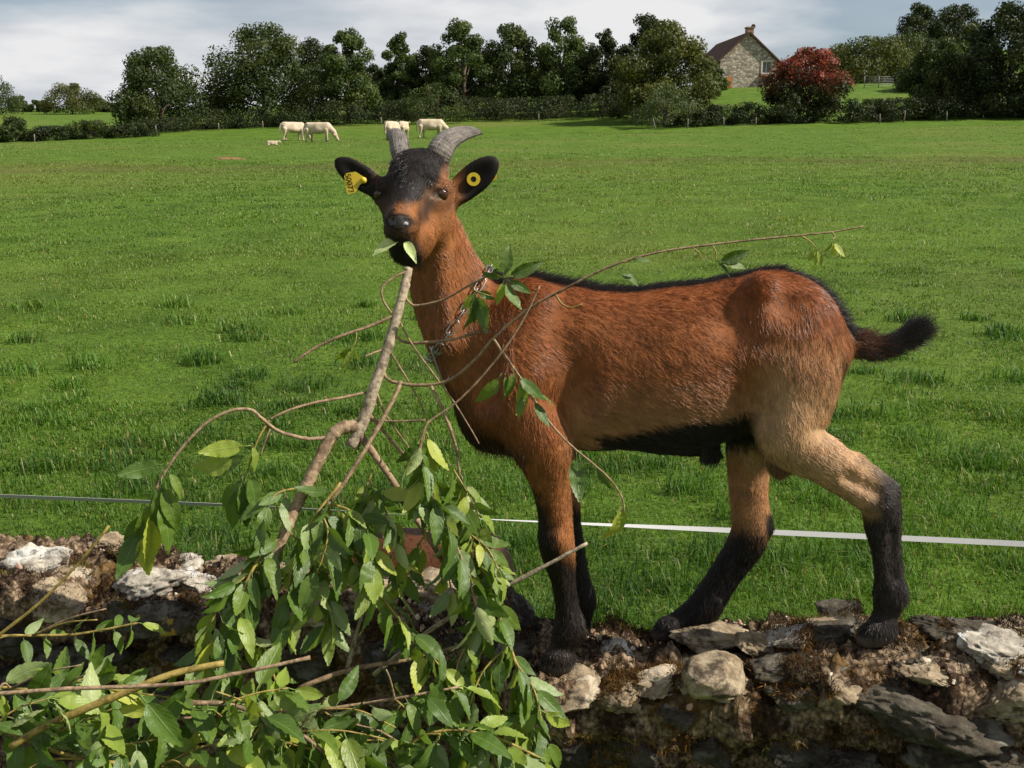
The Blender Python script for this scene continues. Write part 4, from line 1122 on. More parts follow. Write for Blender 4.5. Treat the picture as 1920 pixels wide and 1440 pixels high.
# right length
stone(1060, 1304, 2.075, 200, 98, 0.18, 'stone_tan', 0, 32, mossy=False)
stone(1175, 1300, 2.05, 120, 60, 0.12, 'stone_tan', 10, 33)
stone(1340, 1268, 1.985, 122, 86, 0.11, 'stone_tan', -8, 34, 0, 0.35, 'boulder', 6, False)
stone(1265, 1330, 2.02, 110, 56, 0.12, 'stone_grey', 0, 35)
stone(1330, 1195, 2.22, 170, 44, 0.13, 'stone_tan', 2, 36)
stone(1410, 1205, 2.16, 80, 52, 0.10, 'stone_tan', 20, 37)
stone(1560, 1176, 2.20, 220, 58, 0.14, 'stone_grey', -8, 38)
stone(1470, 1196, 2.14, 110, 40, 0.12, 'stone_white', -16, 39)
stone(1640, 1196, 2.18, 150, 44, 0.12, 'stone_white', 2, 40)
stone(1870, 1225, 2.06, 170, 84, 0.15, 'stone_white', 14, 41, mossy=False)
stone(1800, 1178, 2.18, 190, 52, 0.14, 'stone_grey', 4, 42)
stone(1905, 1188, 2.16, 110, 46, 0.12, 'stone_tan', 0, 43)
stone(1715, 1338, 2.0, 350, 118, 0.24, 'stone_grey', 2, 144)
stone(1190, 1240, 2.22, 220, 40, 0.14, 'stone_tan', 3, 155)
stone(1490, 1255, 2.07, 190, 60, 0.15, 'stone_grey', -5, 156)
stone(1700, 1232, 2.13, 230, 48, 0.16, 'stone_grey', 4, 157)
stone(1790, 1262, 2.03, 150, 60, 0.13, 'stone_tan', -6, 158)
stone(1230, 1275, 2.06, 120, 50, 0.12, 'stone_tan', -6, 159)
stone(1890, 1318, 1.99, 200, 130, 0.18, 'stone_tan', 12, 45)
stone(1850, 1428, 1.97, 320, 110, 0.18, 'stone_grey', -4, 46)
stone(1600, 1432, 2.03, 200, 90, 0.14, 'stone_dark', 0, 47)
stone(1480, 1390, 2.04, 180, 90, 0.13, 'stone_dark', 4, 48)
stone(1330, 1400, 2.05, 170, 100, 0.13, 'stone_dark', -4, 49)
stone(1170, 1400, 2.06, 190, 110, 0.13, 'stone_dark', 3, 50)
stone(1030, 1400, 2.07, 150, 110, 0.13, 'stone_dark', -2, 51)
stone(1560, 1290, 1.99, 130, 56, 0.11, 'stone_tan', -6, 52)
stone(1480, 1300, 2.00, 100, 60, 0.10, 'stone_grey', 12, 53)
stone(1750, 1270, 2.00, 130, 44, 0.10, 'stone_tan', 8, 54)
for k, (px, py) in enumerate(((-150, 1090), (-160, 1190), (-330, 1130), (2080, 1240), (2060, 1380), (2260, 1300))):
    x0 = at(px, py, 2.2)[0]
    stone(px, py, float(wall_f(x0)) + 0.05, 200, 100, 0.2, ('stone_tan', 'stone_dark')[k % 2], 0, 60 + k)

def filler_stones():
    r = np.random.default_rng(21); done = 0
    while done < 46:
        x = r.uniform(-1.25, 1.2); a = r.uniform(0.08, 0.95); f, b = float(wall_f(x)), float(wall_b(x)); y = f + (b - f) * a
        if min(np.hypot(x - h[0], y - h[1]) for h in HOOVES) < 0.10: continue
        w, d, hh = r.uniform(0.07, 0.19), r.uniform(0.07, 0.15), r.uniform(0.035, 0.06)
        c = np.array([x, y, float(wall_t(x)) + r.uniform(-0.008, 0.012)])
        v = rock_verts(400 + done) * np.array([w / 2, d / 2, hh / 2])
        Rm = np.array(Matrix.Rotation(r.uniform(-0.5, 0.5), 3, 'Z') @ Matrix.Rotation(r.uniform(-0.2, 0.2), 3, 'Y') @ Matrix.Rotation(r.uniform(-0.1, 0.35), 3, 'X'))
        v = v @ Rm.T; u = v / (np.array([w / 2, d / 2, hh / 2]) ** 2)
        STONE_P.append(v + c); STONE_N.append(u / np.linalg.norm(u, axis=1)[:, None])
        o = obj('stone', mesh_data('stone', v, ICO_F), M[('stone_tan', 'stone_grey', 'stone_tan', 'stone_white', 'stone_grey')[done % 5]], WALL); o.location = c
        done += 1
filler_stones()
def wall_scatter():
    # pebbles and crumbs of mortar
    r = np.random.default_rng(5)
    meshes = []
    for k in range(6):
        v = rock_verts(100 + k, ICO2_V, 7, 0.8)
        meshes.append(mesh_data('pebble', v, ICO2_F, False))
    cols = [simple_mat('pebble_pink', (0.42, 0.27, 0.20), 0.9, 0.15, 0.3, 40), simple_mat('pebble_pale', (0.52, 0.44, 0.33), 0.9, 0.15, 0.3, 40),
            simple_mat('pebble_brown', (0.24, 0.16, 0.10), 0.9, 0.15, 0.3, 40)]
    for k, me in enumerate(meshes): me.materials.append(cols[k % 3])
    tops = np.where((WN[:, 2] > 0.75) & (np.abs(WP[:, 0]) < 1.3))[0]
    clump = np.clip(0.5 + 2.2 * noise(WP[tops], 7, 71), 0.02, 1) ** 2
    idx = r.choice(tops, 270, p=clump / clump.sum(), replace=False)
    for k, i in enumerate(idx):
        s = 0.0035 + 0.008 * r.random() ** 2.5
        o = obj('pebble', meshes[k % 6], None, WALL)
        o.location = WP[i] + np.array([0, 0, s * 0.35]); o.scale = (s * r.uniform(0.8, 1.5), s * r.uniform(0.8, 1.3), s * r.uniform(0.6, 0.9))
        o.rotation_euler = tuple(r.uniform(0, 6.28, 3))
    # dry moss
    msk = np.clip(0.55 + 1.5 * fbm(WP, 7, 3, 81), 0, 1) ** 2 * (np.abs(WP[:, 0]) < 1.35) * (WP[:, 2] > 0.42)
    sp, sn = np.concatenate(STONE_P), np.concatenate(STONE_N)
    sm = np.clip(-0.05 + 1.9 * fbm(sp, 8, 3, 83), 0, 1) * sstep(0.1, 0.55, sn[:, 2]) * (np.abs(sp[:, 0]) < 1.3)
    PP = np.concatenate([WP, sp]); NN = np.concatenate([WN, sn])
    msk = np.concatenate([msk / msk.sum(), 0.45 * sm / sm.sum()])
    n = 115000
    i = r.choice(len(PP), n, p=msk / msk.sum()); WN_ = NN
    b = PP[i] + r.normal(size=(n, 3)) * 0.0035
    for h in HOOVES:
        pass
    och = np.clip(0.02 + 1.6 * noise(b, 5.5, 91) + 0.9 * (NN[i][:, 2] < 0.6), 0, 1)
    grn = np.clip(1.9 * noise(b, 8, 95) - 0.25, 0, 1)
    d = NN[i] * 0.9 + r.normal(size=(n, 3)) * 0.55; d[:, 2] -= 0.5 * (NN[i][:, 2] < 0.6)
    d /= np.linalg.norm(d, axis=1)[:, None]
    ln = (0.005 + 0.010 * r.random(n) + 0.008 * och * r.random(n))[:, None]
    sd = np.cross(d, r.normal(size=(n, 3))); sd /= np.linalg.norm(sd, axis=1)[:, None] + 1e-9
    w = (0.0007 + 0.0007 * r.random(n))[:, None]
    V = np.stack([b - sd * w, b + sd * w, b + d * ln], 1).reshape(-1, 3)
    c = np.array([0.035, 0.021, 0.014]) * (1 - och[:, None]) + np.array([0.17, 0.090, 0.024]) * och[:, None]
    c = c * (1 - grn[:, None]) + np.array([0.13, 0.115, 0.02]) * grn[:, None]
    c = c * (0.5 + r.random((n, 1)))
    me = mesh_data('moss', V, np.arange(3 * n).reshape(-1, 3), False, np.repeat(c, 3, 0))
    m, nt = mat_new('moss'); a = attr(nt, 'tint'); finish(nt, a, 0.9, 0.1, translucent=a, tfac=0.25)
    o = obj('moss', me, m, WALL); o['kind'] = 'stuff'; o['label'] = 'dark brown and ochre dry moss'
wall_scatter()

# ------------------------------------------------------------------ electric fence tape behind the wall
def make_tape():
    root = empty('electric_fence')
    tag(root, 'white electric fence tape strung low behind the stone wall', 'fence')
    pts = smooth_path([at(-420, 915, 4.3), at(0, 930, 4.1), at(480, 950, 3.95), at(900, 973, 3.8), at(1360, 994, 3.6), at(1920, 1020, 3.4), at(2350, 1045, 3.2)], 60)
    w = 0.0095; v = []
    n = len(pts)
    for i, p in enumerate(pts):
        a = np.interp(i / n, [0, 0.15, 0.30, 0.36, 0.50, 0.60, 0.68, 1.0], [-0.35, -0.45, -0.6, -0.8, -1.35, -1.85, -2.55, -2.85]) * 1.0
        u = np.array([0, math.sin(a), math.cos(a)]); q = np.array([0, math.cos(a), -math.sin(a)]) * 0.0005
        v += [p - u * w - q, p + u * w - q, p + u * w + q, p - u * w + q]
    f = []
    for i in range(n - 1):
        for j in range(4):
            f.append((i * 4 + j, (i + 1) * 4 + j, (i + 1) * 4 + (j + 1) % 4, i * 4 + (j + 1) % 4))
    f += [(0, 1, 2, 3), (n * 4 - 4, n * 4 - 1, n * 4 - 2, n * 4 - 3)]
    m, nt = mat_new('fence_tape')
    wv = N(nt, 'ShaderNodeTexWave', {'Vector': world_pos(nt), 'Scale': 95.0, 'Distortion': 1.5}, wave_type='BANDS', bands_direction='X').outputs[1]
    finish(nt, ramp(nt, wv, [(0.25, (0.30, 0.30, 0.29)), (0.6, (0.66, 0.66, 0.64))]), 0.7, 0.3)
    mb = MB(); mb.add(v, f); mb.build('tape', m, root, False)
    pm = simple_mat('fence_post', (0.30, 0.22, 0.15), 0.85, 0.2, 0.3, 20)
    for p in (pts[0], pts[-1]):
        gz = float(ground_z(p[0], p[1]))
        mb = MB(); mb.tube([(p[0], p[1] + 0.03, gz - 0.1), (p[0], p[1] + 0.03, p[2] + 0.35)], 0.028, 10); mb.build('post', pm, root)
make_tape()
# ------------------------------------------------------------------ cut leafy branches
def bark_mat(name, lo, hi, rough=0.75):
    m, nt = mat_new(name)
    p = world_pos(nt)
    n1 = tex_noise(nt, p, 130, 6, 0.7); n2 = tex_noise(nt, p, 38, 4, 0.6, 0.8)
    c = ramp(nt, n1, [(0.32, lo), (0.66, hi)])
    c = mixc(nt, ramp(nt, n2, [(0.5, (0, 0, 0)), (0.6, (0.6,) * 3)]), c, tuple(q * 0.45 for q in lo))
    finish(nt, c, rough, 0.25, bump(nt, n1, 0.6, 0.003))
    return m
M['bark_grey'] = bark_mat('bark_grey', (0.14, 0.10, 0.065), (0.45, 0.37, 0.26))
M['bark_brown'] = bark_mat('bark_brown', (0.15, 0.095, 0.055), (0.38, 0.27, 0.165))
M['bark_olive'] = bark_mat('bark_olive', (0.17, 0.125, 0.03), (0.36, 0.27, 0.075), 0.5)
M['bark_twig'] = bark_mat('bark_twig', (0.16, 0.10, 0.06), (0.34, 0.235, 0.135))

def leaf_mat(name, top, under):
    m, nt = mat_new(name)
    uv = coords(nt, 'UV'); sp = N(nt, 'ShaderNodeSeparateXYZ', {0: uv})
    u, v = sp.outputs[0], sp.outputs[1]
    va = N(nt, 'ShaderNodeMath', {0: v}, operation='ABSOLUTE').outputs[0]
    # midrib and side veins that run forward from it
    mid = N(nt, 'ShaderNodeMapRange', {0: va, 1: 0.02, 2: 0.07, 3: 1.0, 4: 0.0}).outputs[0]
    s1 = N(nt, 'ShaderNodeMath', {0: va, 1: 0.42}, operation='MULTIPLY').outputs[0]
    s2 = N(nt, 'ShaderNodeMath', {0: u, 1: s1}, operation='SUBTRACT').outputs[0]
    s3 = N(nt, 'ShaderNodeMath', {0: s2, 1: 7.0}, operation='MULTIPLY').outputs[0]
    s4 = N(nt, 'ShaderNodeMath', {0: s3}, operation='FRACT').outputs[0]
    s5 = N(nt, 'ShaderNodeMath', {0: N(nt, 'ShaderNodeMath', {0: s4, 1: 0.5}, operation='SUBTRACT').outputs[0]}, operation='ABSOLUTE').outputs[0]
    vein = N(nt, 'ShaderNodeMapRange', {0: s5, 1: 0.0, 2: 0.10, 3: 0.55, 4: 0.0}).outputs[0]
    vv = N(nt, 'ShaderNodeMath', {0: mid, 1: vein}, operation='MAXIMUM').outputs[0]
    oi = N(nt, 'ShaderNodeObjectInfo').outputs['Random']
    n = tex_noise(nt, coords(nt), 35, 5, 0.6)
    t = ramp(nt, oi, [(0.0, tuple(q * 0.70 for q in top)), (0.6, top), (1.0, (top[0] * 1.55, top[1] * 1.25, top[2] * 1.1))])
    t = mixc(nt, 0.5, t, ramp(nt, n, [(0.3, (0.7, 0.7, 0.7)), (0.7, (1.2, 1.2, 1.2))]), 'MULTIPLY')
    tv = mixc(nt, N(nt, 'ShaderNodeMath', {0: vv, 1: 0.5}, operation='MULTIPLY').outputs[0], t, (0.22, 0.32, 0.10))
    ub = mixc(nt, N(nt, 'ShaderNodeMath', {0: vv, 1: 0.6}, operation='MULTIPLY').outputs[0], under, (0.36, 0.42, 0.20))
    bf = N(nt, 'ShaderNodeNewGeometry').outputs['Backfacing']
    c = mixc(nt, bf, tv, ub)
    hgt = N(nt, 'ShaderNodeMath', {0: vv, 1: N(nt, 'ShaderNodeMath', {0: n, 1: -0.6}, operation='MULTIPLY').outputs[0]}, operation='SUBTRACT').outputs[0]
    finish(nt, c, 0.38, 0.45, bump(nt, hgt, 0.35, 0.003), translucent=mixc(nt, 1.0, t, (1.8, 1.75, 0.75), 'MULTIPLY'), tfac=0.33)
    return m
M['leaf'] = leaf_mat('leaf_green', (0.082, 0.150, 0.022), (0.22, 0.29, 0.11))
M['leaf_young'] = leaf_mat('leaf_young', (0.24, 0.32, 0.05), (0.34, 0.40, 0.16))
M['leaf_yellow'] = leaf_mat('leaf_yellow', (0.36, 0.34, 0.03), (0.36, 0.36, 0.10))
M['leaf_pale'] = leaf_mat('leaf_pale', (0.56, 0.66, 0.28), (0.58, 0.66, 0.34))
M['petiole'] = simple_mat('petiole', (0.22, 0.26, 0.06), 0.5, 0.3)

def leaf_mesh(seed, wid, curl, fold, wave):
    """leaf of unit length along +X from the petiole's root at the origin, face up +Z"""
    r = np.random.default_rng(seed); nu = 19; pet = 0.20
    us = np.linspace(0, 1, nu); vs_ = np.array([-1, -0.5, 0, 0.5, 1.0]); V, UV = [], []
    for i, u in enumerate(us):
        w = wid * (math.sin(math.pi * min(1, u) ** 0.80) ** 0.85) * (1 - 0.25 * u)
        for v in vs_:
            ser = (0.022 * wid * (1 if i % 2 else -1)) if abs(v) == 1 and 1 < i < nu - 1 else 0
            y = v * (w + ser)
            z = fold * abs(v) * w + wave * math.sin(u * 9 + seed) * abs(v) * w + 0.012 * r.normal() * (abs(v) > 0)
            x = u - 0.10 * wid * abs(v) + (0.02 if ser > 0 else 0)
            # bend along the length
            a = curl * u
            bx = (math.sin(a) / curl if abs(curl) > 1e-3 else u) * (x / max(u, 1e-6) if u > 0.05 else 1); bz = -(1 - math.cos(a)) / curl if abs(curl) > 1e-3 else 0
            V.append((pet + (bx if u > 0.05 else x), y, bz + z)); UV.append((u, v))
    F = [(i * 5 + j, (i + 1) * 5 + j, (i + 1) * 5 + j + 1, i * 5 + j + 1) for i in range(nu - 1) for j in range(4)]
    mb = MB(); mb.add(V, F); k = len(V)
    tp = smooth_path([(0, 0, 0), (0.07, 0, 0.035), (0.14, 0, 0.03), (pet + 0.05, 0, 0.0)], 3)
    mb.tube(tp, np.linspace(0.016, 0.010, len(tp)), 5, False)
    UV += [(0.5, 0.03)] * (mb.n - k)
    me = mb.mesh('leaf', True, uvs=UV)
    npet = len(me.polygons) - len(F)
    return me, len(F)
LEAF = []
for s in range(12):
    r_ = np.random.default_rng(200 + s)
    me, nfl = leaf_mesh(s, r_.uniform(0.17, 0.245), r_.uniform(0.1, 1.25) * (1 if s % 4 else -0.6), r_.uniform(0.05, 0.45), r_.uniform(0.0, 0.22))
    LEAF.append(me)
LEAFV = {}
for key in ('leaf', 'leaf_young', 'leaf_yellow', 'leaf_pale'):
    L_ = []
    for me in LEAF:
        c = me.copy(); c.name = 'leaf'; c.materials.append(M[key]); L_.append(c)
    LEAFV[key] = L_

lr = np.random.default_rng(77)
def put_leaf(parent, root, direction, normal, size, kind='leaf'):
    X = Vector(direction).normalized(); Z = Vector(normal); Z = (Z - X * Z.dot(X))
    if Z.length < 1e-3: Z = X.orthogonal()
    Z.normalize(); Y = Z.cross(X)
    mt = Matrix((X, Y, Z)).transposed().to_4x4() @ Matrix.Scale(size * 0.88, 4)
    mt.translation = Vector(root)
    o = obj('leaf', LEAFV[kind][int(lr.integers(len(LEAF)))], None, parent); o.matrix_world = mt
    return o

def face_normal(): 
    n = np.array([0.55, -0.60, 0.60]) + lr.normal(size=3) * 0.60
    if lr.random() < 0.13: n = -n
    return n

def stem(parent, pts, r0, r1, mat, name='stem', n=6, knob=True, k=7):
    """pts: (px, py, Y); r in pixels of the picture"""
    W_ = smooth_path([at(a, b, c) for a, b, c in pts], n)
    if r0 < 6.5: r0, r1 = r0 * 0.82, r1 * 0.82
    s = m_per_px(pts[0][0], pts[0][1], pts[0][2])
    t = np.linspace(0, 1, len(W_)); rad = (r0 + (r1 - r0) * t) * s
    j = lr.normal(size=W_.shape) * (0.02 if r0 > 6.5 else 0.07) * rad[:, None]; W_ = W_ + j
    if knob:
        rad = rad * (1 + 0.16 * (lr.random(len(W_)) < 0.15))
    mb = MB(); mb.tube(W_, rad, k)
    mb.build(name, M[mat], parent)
    return W_, s

def leafy(parent, W_, start=0.0, step=0.038, size=(0.055, 0.085), kind='leaf', droop=0.75, spread=0.75, young=0.18, skip=0.0):
    L_ = np.concatenate([[0], np.cumsum(np.linalg.norm(np.diff(W_, axis=0), axis=1))])
    step = step * 0.62; d = L_[-1] * start + step * 0.5; k = 0
    while d < L_[-1] + 0.002:
        q = np.array([np.interp(d, L_, W_[:, i]) for i in range(3)])
        q2 = np.array([np.interp(min(d + 0.01, L_[-1]), L_, W_[:, i]) for i in range(3)]); q1 = np.array([np.interp(max(d - 0.01, 0), L_, W_[:, i]) for i in range(3)])
        T = q2 - q1; T /= np.linalg.norm(T) + 1e-9
        s0 = np.cross(T, lr.normal(size=3)); s0 /= np.linalg.norm(s0)
        for sg in (-1, 1):
            if lr.random() < skip: continue
            dr = T * 0.45 + s0 * sg * spread + np.array([0, -0.10, -droop]) + lr.normal(size=3) * 0.22
            put_leaf(parent, q, dr, face_normal(), lr.uniform(*size), 'leaf_young' if lr.random() < young else kind)
        d += step * lr.uniform(0.7, 1.35); k += 1
    T = W_[-1] - W_[-2]
    put_leaf(parent, W_[-1], T / (np.linalg.norm(T) + 1e-9) + np.array([0, 0, -0.5]), face_normal(), lr.uniform(*size), 'leaf_young')

def branch(label):
    o = empty('cut_branch'); tag(o, label, 'branch', 'cut branches heaped against the wall'); return o

def TR(px, py, Y, lst, kind='leaf'):
    for (dx, dz, sz) in lst:
        put_leaf(A, at(px, py, Y), (dx, -0.12, dz), np.array([0.3, -0.8, 0.35]) + lr.normal(size=3) * 0.3, sz * 1.05, kind if lr.random() > 0.2 else 'leaf_young')
# the big forked branch that leans under the goat's chin
A = branch('thick pale forked branch leaning upright under the goat\'s chin, with long bare side twigs')
yt = 1.98
stem(A, [(766, 503, 2.02), (757, 545, 2.0), (742, 600, 1.98), (722, 668, 1.96), (702, 725, 1.94), (688, 770, 1.93), (672, 810, 1.92), (660, 838, 1.91)], 8.2, 12, 'bark_grey', n=8, k=12)
stem(A, [(676, 800, 1.925), (640, 803, 1.91), (618, 825, 1.90), (597, 865, 1.88), (573, 915, 1.86), (548, 965, 1.84), (532, 1005, 1.82), (500, 1075, 1.80), (470, 1180, 1.78)], 12, 9, 'bark_brown', n=8, k=10)
stem(A, [(672, 812, 1.92), (700, 850, 1.90), (735, 900, 1.90), (765, 950, 1.89), (800, 1003, 1.88), (835, 1060, 1.88)], 7.5, 5, 'bark_brown')
stem(A, [(690, 775, 1.93), (725, 815, 1.93), (770, 870, 1.92), (815, 930, 1.92), (850, 985, 1.90)], 4.5, 3.5, 'bark_twig')
stem(A, [(760, 510, 2.01), (737, 521, 2.0), (716, 541, 1.99), (720, 566, 1.985), (738, 592, 1.98)], 3.2, 2.2, 'bark_twig')
stem(A, [(738, 592, 1.98), (690, 613, 1.97), (640, 630, 1.96), (590, 653, 1.95), (550, 680, 1.94)], 4.2, 3.2, 'bark_twig')
w, _ = stem(A, [(668, 622, 1.965), (667, 640, 1.96), (660, 652, 1.955)], 1.5, 1, 'bark_olive'); leafy(A, w, 0.5, 0.03, (0.035, 0.05))
stem(A, [(716, 656, 1.96), (700, 662, 1.95), (684, 668, 1.94)], 2.6, 2, 'bark_twig')
w, _ = stem(A, [(758, 548, 2.0), (765, 565, 1.99), (782, 573, 1.985), (830, 562, 1.975), (880, 535, 1.965), (925, 512, 1.955)], 3.4, 2.2, 'bark_twig')
W2, _ = stem(A, [(880, 535, 1.965), (890, 545, 1.95), (908, 552, 1.945), (925, 556, 1.94)], 2.2, 1.5, 'bark_olive'); TR(890, 545, 1.955, ((0, -1, .06), (-.4, -.7, .04), (.4, -1, .075), (0.8, -.3, .04), (-.1, -1, .07)))
W2, _ = stem(A, [(925, 512, 1.955), (945, 520, 1.95), (962, 518, 1.945)], 2.2, 1.5, 'bark_olive'); TR(945, 522, 1.95, ((-.55, .85, .07), (0.15, 1, .058), (1, .4, .075), (.3, -.8, .062), (.9, -.45, .055), (-.2, -.9, .05), (-.9, .2, .04)))
stem(A, [(742, 630, 1.97), (762, 642, 1.97), (800, 642, 1.965), (850, 636, 1.96), (885, 626, 1.955), (920, 622, 1.95)], 3.8, 2.6, 'bark_twig')
t6, _ = stem(A, [(716, 690, 1.955), (724, 708, 1.95), (745, 718, 1.945), (800, 722, 1.94), (848, 710, 1.93), (895, 670, 1.92), (925, 635, 1.91), (990, 580, 1.90), (1060, 541, 1.89), (1150, 497, 1.88), (1250, 470, 1.88), (1400, 451, 1.88), (1500, 441, 1.88), (1560, 435, 1.88), (1620, 424, 1.88)], 4.6, 1.5, 'bark_twig', n=6)
for (q, e, c) in (((1165, 492), (1180, 490), 3), ((1335, 458), (1342, 490), 4), ((1295, 462), (1318, 486), 3), ((1500, 441), (1530, 465), 4), ((1560, 435), (1562, 450), 3)):
    W2, _ = stem(A, [(*q, 1.88), ((q[0] + e[0]) / 2 + 4, (q[1] + e[1]) / 2, 1.875), (*e, 1.87)], 2.0, 1.2, 'bark_olive')
    TR(e[0], e[1], 1.87, ((1, -.12, .052), (.95, .25, .058), (.7, -.6, .034)) if q[0] == 1335 else ((1, .15, .036),) if q[0] == 1165 else ((.5, -1, .034), (.1, -1, .03), (-.4, -.8, .025)), 'leaf' if q[0] < 1450 else 'leaf_young') if q[0] != 1295 else None
put_leaf(A, at(1158, 513, 1.88), (1, -0.1, -0.3), (0, -0.6, 0.7), 0.045)
W2, _ = stem(A, [(1042, 552, 1.89), (1052, 568, 1.88), (1070, 577, 1.875), (1092, 570, 1.87)], 2.4, 1.4, 'bark_olive', knob=True)
t7, _ = stem(A, [(925, 635, 1.91), (950, 672, 1.90), (985, 722, 1.89), (1018, 775, 1.88), (1050, 815, 1.87), (1078, 842, 1.865), (1110, 868, 1.86), (1142, 897, 1.855), (1166, 932, 1.85), (1170, 962, 1.85)], 3.2, 1.8, 'bark_twig')
for (px, py, dx, dz, sz, kd) in ((962, 690, -0.1, -1, .06, 'leaf'), (968, 700, 0.6, -0.7, .07, 'leaf'), (975, 705, 0.1, -1, .08, 'leaf_young'), (990, 735, 0.9, -0.2, .05, 'leaf'), (1000, 745, 0.3, -0.8, .06, 'leaf'),
                          (940, 700, -0.6, -0.8, .07, 'leaf'), (946, 700, 0.1, -0.9, .04, 'leaf'), (1080, 842, 0.05, -1, .095, 'leaf'), (1112, 870, 0.5, -0.7, .06, 'leaf'), (1170, 945, -0.3, -1, .085, 'leaf_young'), (1166, 935, 0.0, -1, .07, 'leaf_young'), (985, 735, -0.4, -0.9, .045, 'leaf')):
    put_leaf(A, at(px, py, 1.875), (dx, -0.15, dz), np.array([0.35, -0.8, 0.3]) + lr.normal(size=3) * 0.3, sz, kd)
stem(A, [(752, 715, 1.945), (738, 748, 1.93), (715, 790, 1.91), (680, 850, 1.88), (645, 905, 1.86), (612, 950, 1.85)], 5.5, 5, 'bark_brown')
stem(A, [(690, 735, 1.94), (640, 746, 1.92), (590, 755, 1.90), (540, 770, 1.88), (505, 787, 1.87)], 3.4, 2.8, 'bark_twig')
t13, _ = stem(A, [(618, 820, 1.90), (580, 823, 1.89), (540, 815, 1.88), (512, 802, 1.87), (488, 782, 1.86), (468, 768, 1.86), (430, 771, 1.85), (385, 795, 1.84), (345, 835, 1.83), (312, 880, 1.82), (292, 918, 1.81)], 4.4, 3.2, 'bark_brown')
for (px, py, dx, dz, sz, kd) in ((302, 895, 0.0, -1, .095, 'leaf'), (300, 900, 0.35, -1, .085, 'leaf'), (285, 930, -0.25, -1, .095, 'leaf'), (275, 950, -0.5, -1, .09, 'leaf'), (280, 945, 0.05, -1, .10, 'leaf_young'), (295, 925, 0.3, -1, .095, 'leaf'), (306, 870, -1, -0.25, .065, 'leaf'), (312, 880, 0.4, -0.6, .05, 'leaf'), (272, 990, 0.0, -1, .075, 'leaf_young'), (262, 985, -0.4, -1, .085, 'leaf')):
    put_leaf(A, at(px, py, 1.815), (dx, -0.1, dz), np.array([0.4, -0.75, 0.3]) + lr.normal(size=3) * 0.35, sz * 1.18, kd)
W2, _ = stem(A, [(505, 787, 1.87), (490, 812, 1.86), (478, 838, 1.855), (465, 880, 1.85), (455, 905, 1.85)], 3.0, 1.5, 'bark_olive')
for (px, py, dx, dz, sz, kd) in ((470, 835, -1, -0.1, .075, 'leaf_young'), (472, 830, 0.2, -0.9, .045, 'leaf_young'), (462, 870, -1, -0.05, .085, 'leaf_young'), (468, 850, -0.9, -0.5, .07, 'leaf'), (458, 890, -0.6, -0.8, .075, 'leaf'), (460, 895, 0.0, -1, .08, 'leaf'), (464, 880, 0.25, -1, .08, 'leaf'), (455, 900, -0.3, -1, .085, 'leaf'), (452, 890, 0.15, -1, .085, 'leaf')):
    put_leaf(A, at(px, py, 1.85), (dx, -0.1, dz), np.array([0.4, -0.75, 0.3]) + lr.normal(size=3) * 0.35, sz * 1.18, kd)
stem(A, [(508, 800, 1.87), (498, 825, 1.86), (488, 855, 1.855)], 2.4, 1.4, 'bark_twig')
stem(A, [(746, 596, 1.985), (772, 645, 1.96), (812, 700, 1.94), (850, 752, 1.93), (880, 800, 1.92), (898, 832, 1.92)], 2.4, 1.4, 'bark_twig')
stem(A, [(732, 660, 1.96), (760, 705, 1.95), (788, 755, 1.94), (800, 790, 1.93)], 2.4, 1.6, 'bark_twig')
stem(A, [(695, 788, 1.93), (740, 790, 1.925), (798, 788, 1.92)], 2.8, 2.2, 'bark_twig')
stem(A, [(706, 735, 1.94), (722, 775, 1.93), (760, 830, 1.92), (792, 875, 1.91)], 2.4, 1.6, 'bark_twig')
t17, _ = stem(A, [(808, 724, 1.935), (835, 780, 1.92), (855, 840, 1.90), (864, 900, 1.89), (880, 955, 1.88), (893, 1010, 1.86), (925, 1085, 1.84)], 4, 3, 'bark_brown')
leafy(A, t17, 0.5, 0.05, (0.055, 0.08), young=0.4)

# second branch: long bare rod that crosses the goat's chest and ends in a leafy shoot
Bq = branch('slender rod crossing the goat\'s chest from shoulder down to a leafy fork')
w, _ = stem(Bq, [(1012, 536, 1.86), (985, 592, 1.86), (950, 648, 1.855), (900, 710, 1.85), (855, 755, 1.845), (812, 785, 1.84), (797, 802, 1.835), (788, 845, 1.83), (800, 900, 1.82), (822, 955, 1.81), (850, 1010, 1.80), (880, 1090, 1.78), (905, 1180, 1.76)], 2.2, 3.6, 'bark_twig')
leafy(Bq, w[int(len(w) * 0.50):], 0.05, 0.026, (0.055, 0.085), young=0.35)

def hang(Bx, pts, r0, r1, mat, **k):
    w, _ = stem(Bx, pts, r0, r1, mat); leafy(Bx, w, **k); return w
# drooping leafy fork of the big branch
Cq = branch('dense drooping leafy bough below the fork of the thick pale branch')
hang(Cq, [(640, 905, 1.86), (600, 955, 1.83), (570, 1010, 1.80), (545, 1080, 1.78), (540, 1150, 1.77)], 4, 2.5, 'bark_olive', start=0.05, step=0.028, size=(0.06, 0.09))
hang(Cq, [(612, 950, 1.85), (650, 1020, 1.82), (690, 1085, 1.80), (740, 1150, 1.78), (790, 1210, 1.76), (830, 1255, 1.74)], 3.5, 2.5, 'bark_olive', start=0.0, step=0.032, size=(0.06, 0.092))
hang(Cq, [(620, 945, 1.85), (660, 960, 1.83), (690, 1000, 1.81), (700, 1050, 1.80)], 3, 2, 'bark_olive', start=0.05, step=0.026, size=(0.055, 0.085), young=0.3)
hang(Cq, [(532, 1005, 1.82), (490, 1040, 1.79), (460, 1100, 1.76), (440, 1170, 1.74), (425, 1240, 1.72), (420, 1300, 1.71)], 4, 3, 'bark_olive', start=0.0, step=0.030, size=(0.065, 0.095))
